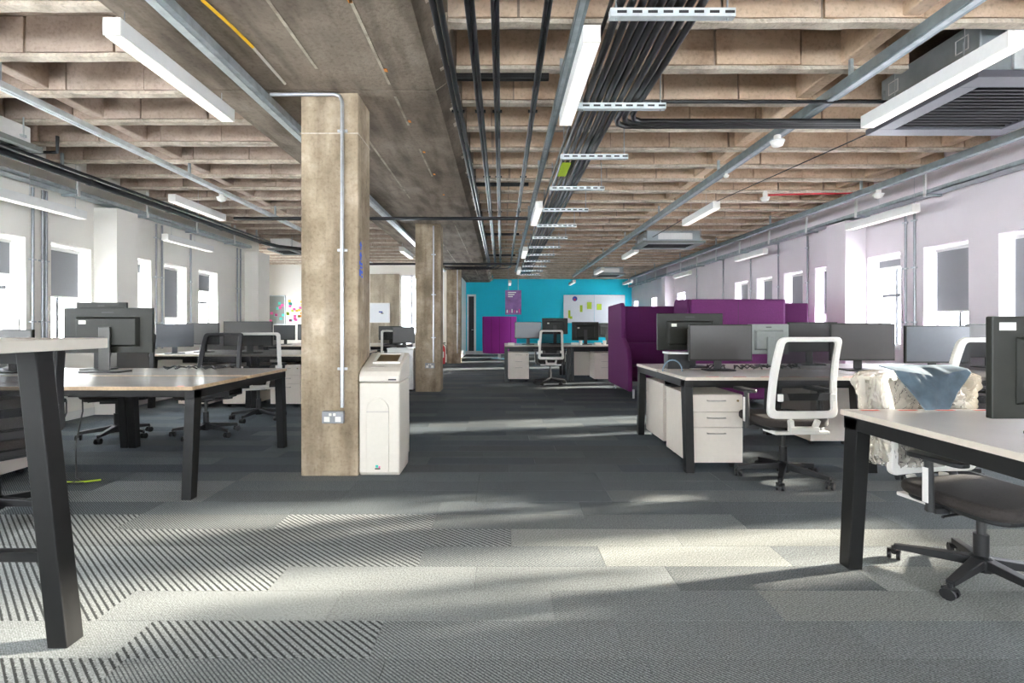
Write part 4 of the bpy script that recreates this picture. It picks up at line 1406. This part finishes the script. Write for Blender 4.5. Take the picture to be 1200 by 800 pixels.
# whiteboard on the cyan wall
def whiteboard():
    x0, x1, z0, z1 = 2.54, 5.0, 1.30, 2.40
    root = thing('whiteboard', 'long two-panel whiteboard with lime notes on the cyan wall', 'whiteboard', ((x0 + x1) / 2, YB, (z0 + z1) / 2))
    w, h = (x1 - x0) / 2, (z1 - z0) / 2
    for a, b in ((-w, -.005), (.005, w)):
        MB().box(a, b, -.03, 0, -h, h).build('panel', 'whiteboard', root, bevel=.003)
    m = MB().box(-w - .02, w + .02, -.035, 0, h, h + .02).box(-w - .02, w + .02, -.035, 0, -h - .02, -h).box(-w - .02, -w, -.035, 0, -h, h).box(w, w + .02, -.035, 0, -h, h)
    m.build('board_frame', 'white_metal', root)
    for px, py, a, b in ((667, 368, 2.5, 9), (681, 361.5, 3, 8), (690.5, 358, 5.5, 8), (702, 359.5, 5.5, 7), (669, 372, 3, 3)):
        p = at(px, py, YB) - Vector(root.location)
        s = YB / FPX / 2
        MB().box(p.x - a * s, p.x + a * s, -.034, -.031, p.z - b * s, p.z + b * s).build('note', 'lime', root)
    p = at(673.5, 350, YB) - Vector(root.location)
    MB().lathe([(.10, 0), (.10, .003)], 20, (p.x, -.031, p.z), Matrix.Rotation(R(90), 3, 'X')).build('logo_disc', 'navy', root)
    MB().lathe([(.045, 0), (.045, .003)], 16, (p.x, -.0345, p.z - .03), Matrix.Rotation(R(90), 3, 'X')).build('logo_spot', 'red', root)
whiteboard()
# purple poster hung on two strings
def poster():
    Y = 15.53
    a, b = at(592, 340, Y), at(611, 368.5, Y)
    root = thing('hanging_poster', 'purple poster hanging on two strings before the cyan wall', 'poster', ((a.x + b.x) / 2, Y, (a.z + b.z) / 2))
    w, h = (b.x - a.x) / 2, (a.z - b.z) / 2
    MB().box(-w, w, -.004, .004, -h, h).build('sheet', 'poster', root)
    rp = random.Random(4)
    for k in range(3):
        MB().box(-w * .65, -w * .65 + w * (1.0 - .2 * k), -.0055, -.004, h * (.78 - .17 * k), h * (.86 - .17 * k)).build('print_line', 'white_metal', root)
    for k in range(6):
        x = -w * .75 + w * 1.5 * k / 5
        hh = h * rp.uniform(.15, .55)
        MB().box(x - w * .07, x + w * .07, -.0055, -.004, -h * .85, -h * .85 + hh).build('print_bar', 'pink' if k % 2 else 'white_metal', root)
    for s in (-1, 1):
        MB().tube([(s * w * .6, 0, h), (s * w * .6, 0, RIB_Z - root.location.z)], .006, 6).build('string', 'conduit', root)
poster()

# ------------------------------------------------------------------ white desks behind the columns on the left
bench('bench_desk', 'white-topped bench bay by the cream wall, behind the grey-topped bench', -4.97, -3.53, 6.95, 8.35, group='white benches along the cream wall')
bench('bench_desk', 'white-topped bench bay reaching behind the column with the bin', -3.52, -2.10, 6.95, 8.35, group='white benches along the cream wall')
bench('bench_desk', 'white-topped bench bay by the alcove, below the sticky-note boards', -4.97, -3.53, 10.3, 11.7, group='white benches along the cream wall')
bench('bench_desk', 'white-topped bench bay ending beside the low white cabinet', -3.52, -2.10, 10.3, 11.7, group='white benches along the cream wall')
monitor('wide black screen behind the swivelled white chair', -3.74, 7.30, 0, .72, .36, .11)
monitor('black screen partly behind the wide one on the white desks', -4.56, 7.55, 0, .50, .33, .12)
monitor('blue-grey monitor turned at an angle on the white desks by the cream wall', -4.72, 7.15, 38, .46, .33, .10, scr='screen_blue', body='screen_blue')
monitor('black monitor back raised behind the very large monitor on the grey-topped bench', -3.71, 4.60, 180, .46, .32, .30, sticker=True)
monitor('dark screen on the alcove bench below the grey pinboard', -4.72, 10.75, 0, .46, .32, .10, scr='screen_blue')
monitor('blue-tinted screen on the alcove bench next to the bin column', -4.20, 10.75, 0, .46, .34, .10, scr='screen_blue')
monitor('black screen on the alcove bench end by the low cabinet', -2.42, 10.75, 0, .50, .30, .10)
chair('white-framed task chair at the alcove bench end behind the low cabinet', -2.10, 9.75, 4, CW)
chair('white-framed task chair at the alcove bench behind the bin column', -2.76, 9.80, -6, CW)
pedestal('white pedestal below the wide black screen', -3.72, 7.0 + .26)
pedestal('white pedestal under the white desks beside the black mesh chair', -4.35, 7.26)
pedestal('white pedestal under the white desks just behind the swivelled chair', -3.05, 7.26)
def cabinet():
    x0, x1, y0, y1 = -2.02, -1.56, 8.72, 9.20
    root = thing('low_cabinet', 'low white two-door cabinet against a concrete column', 'cabinet', ((x0 + x1) / 2, (y0 + y1) / 2, 0))
    w, d = (x1 - x0) / 2, (y1 - y0) / 2
    MB().box(-w, w, -d + .02, d, .03, .74).build('carcass', 'white_metal', root, bevel=.003)
    for s in (-1, 1):
        dr = MB().box(min(0, s * w) + .003, max(0, s * w) - .003, -d, -d + .018, .04, .73).build('door', 'white_metal', root, bevel=.002)
        MB().tube([(s * .03, -d, .38), (s * .03, -d - .02, .38), (s * .03, -d - .02, .50), (s * .03, -d, .50)], .004, 6).build('handle', 'handle', dr)
    MB().box(-w + .02, w - .02, -d + .04, d - .02, 0, .03).build('plinth', 'black_plastic', root)
    MB().box(-w - .005, w + .005, -d - .005, d + .005, .74, .76).build('cabinet_top', 'white_metal', root)
cabinet()
monitor('black monitor on top of the low white cabinet', -1.78, 9.0, 0, .40, .30, .08, zdesk=.76)
# whiteboard on the concrete pier and boards of sticky notes
def board(name, label, cat, x0, x1, z0, z1, y, mat, notes, frame='white_metal'):
    root = thing(name, label, cat, ((x0 + x1) / 2, y, (z0 + z1) / 2))
    w, h = (x1 - x0) / 2, (z1 - z0) / 2
    MB().box(-w, w, -.03, 0, -h, h).build('panel', mat, root, bevel=.004)
    MB().box(-w - .02, w + .02, -.04, 0, h, h + .025).box(-w - .02, w + .02, -.04, 0, -h - .025, -h).box(-w - .02, -w, -.04, 0, -h, h).box(w, w + .02, -.04, 0, -h, h).build('board_frame', frame, root)
    for (u, v, a, b, mt) in notes:
        MB().box(u * w - a, u * w + a, -.034, -.030, v * h - b, v * h + b).build('note', mt, root)
    return root
board('whiteboard', 'small whiteboard with a dark scribble on the concrete pier', 'whiteboard', -4.16, -3.56, 1.28, 1.86, YLB - .06, 'whiteboard', [(.1, .1, .06, .02, 'navy'), (.25, -.05, .04, .015, 'charcoal')])
rn = random.Random(21)
cols = ['pink', 'orange', 'teal_note', 'yellow', 'pink', 'lime']
nts = [(rn.uniform(-.85, .85), rn.uniform(-.8, .85), .045, .04, cols[k % 6]) for k in range(22)]
board('note_board', 'white board crowded with coloured sticky notes in the alcove', 'board', -6.84, -6.30, 1.22, 2.06, YLB, 'whiteboard', nts)
nts = [(rn.uniform(-.7, .85), rn.uniform(-.9, .5), .045, .04, ['pink', 'teal_note'][k % 2]) for k in range(10)]
board('note_board', 'grey pinboard with fewer sticky notes, beside the crowded white board', 'board', -7.44, -6.90, 1.22, 2.10, YLB, 'monitor_grey', nts, 'galv')
# white monitor arm and stacked white parts by the window
def arm():
    x, y = -4.78, 5.0
    root = thing('swivel_stand', 'white swivel stand with a black joint behind the very large monitor', 'stand', (-4.55, 4.58, DT))
    MB().lathe([(.05, 0), (.05, .02), (.02, .03), (.02, .16)], 14).build('clamp_post', 'white_metal', root, smooth=40)
    MB().beam((0, 0, .15), (-.20, .05, .20), .05, .04).build('lower_arm', 'white_metal', root, bevel=.008)
    MB().beam((-.20, .05, .20), (-.02, .0, .40), .04, .035).build('upper_arm', 'black_metal', root, bevel=.008)
    MB().box(-.06, .10, -.02, .0, .34, .47).build('mount_plate', 'white_metal', root, bevel=.006)
arm()
# fire extinguisher by the farthest column
def extinguisher():
    root = thing('fire_extinguisher', 'red fire extinguisher standing at the foot of a concrete column', 'fire extinguisher', (-1.80, 15.05, 0))
    MB().lathe([(.07, 0), (.085, .02), (.085, .46), (.06, .53), (.025, .56), (.025, .60)], 18).build('cylinder', 'red', root, smooth=40)
    MB().beam((-.05, 0, .62), (.09, 0, .64), .02, .03).build('valve_handle', 'black_metal', root)
    MB().tube([(.03, 0, .60), (.11, 0, .56), (.12, 0, .30)], .010, 8).build('hose', 'black_cable', root, smooth=50)
    MB().box(-.05, .05, -.088, -.080, .20, .38).build('label_plate', 'white_plastic', root)
extinguisher()
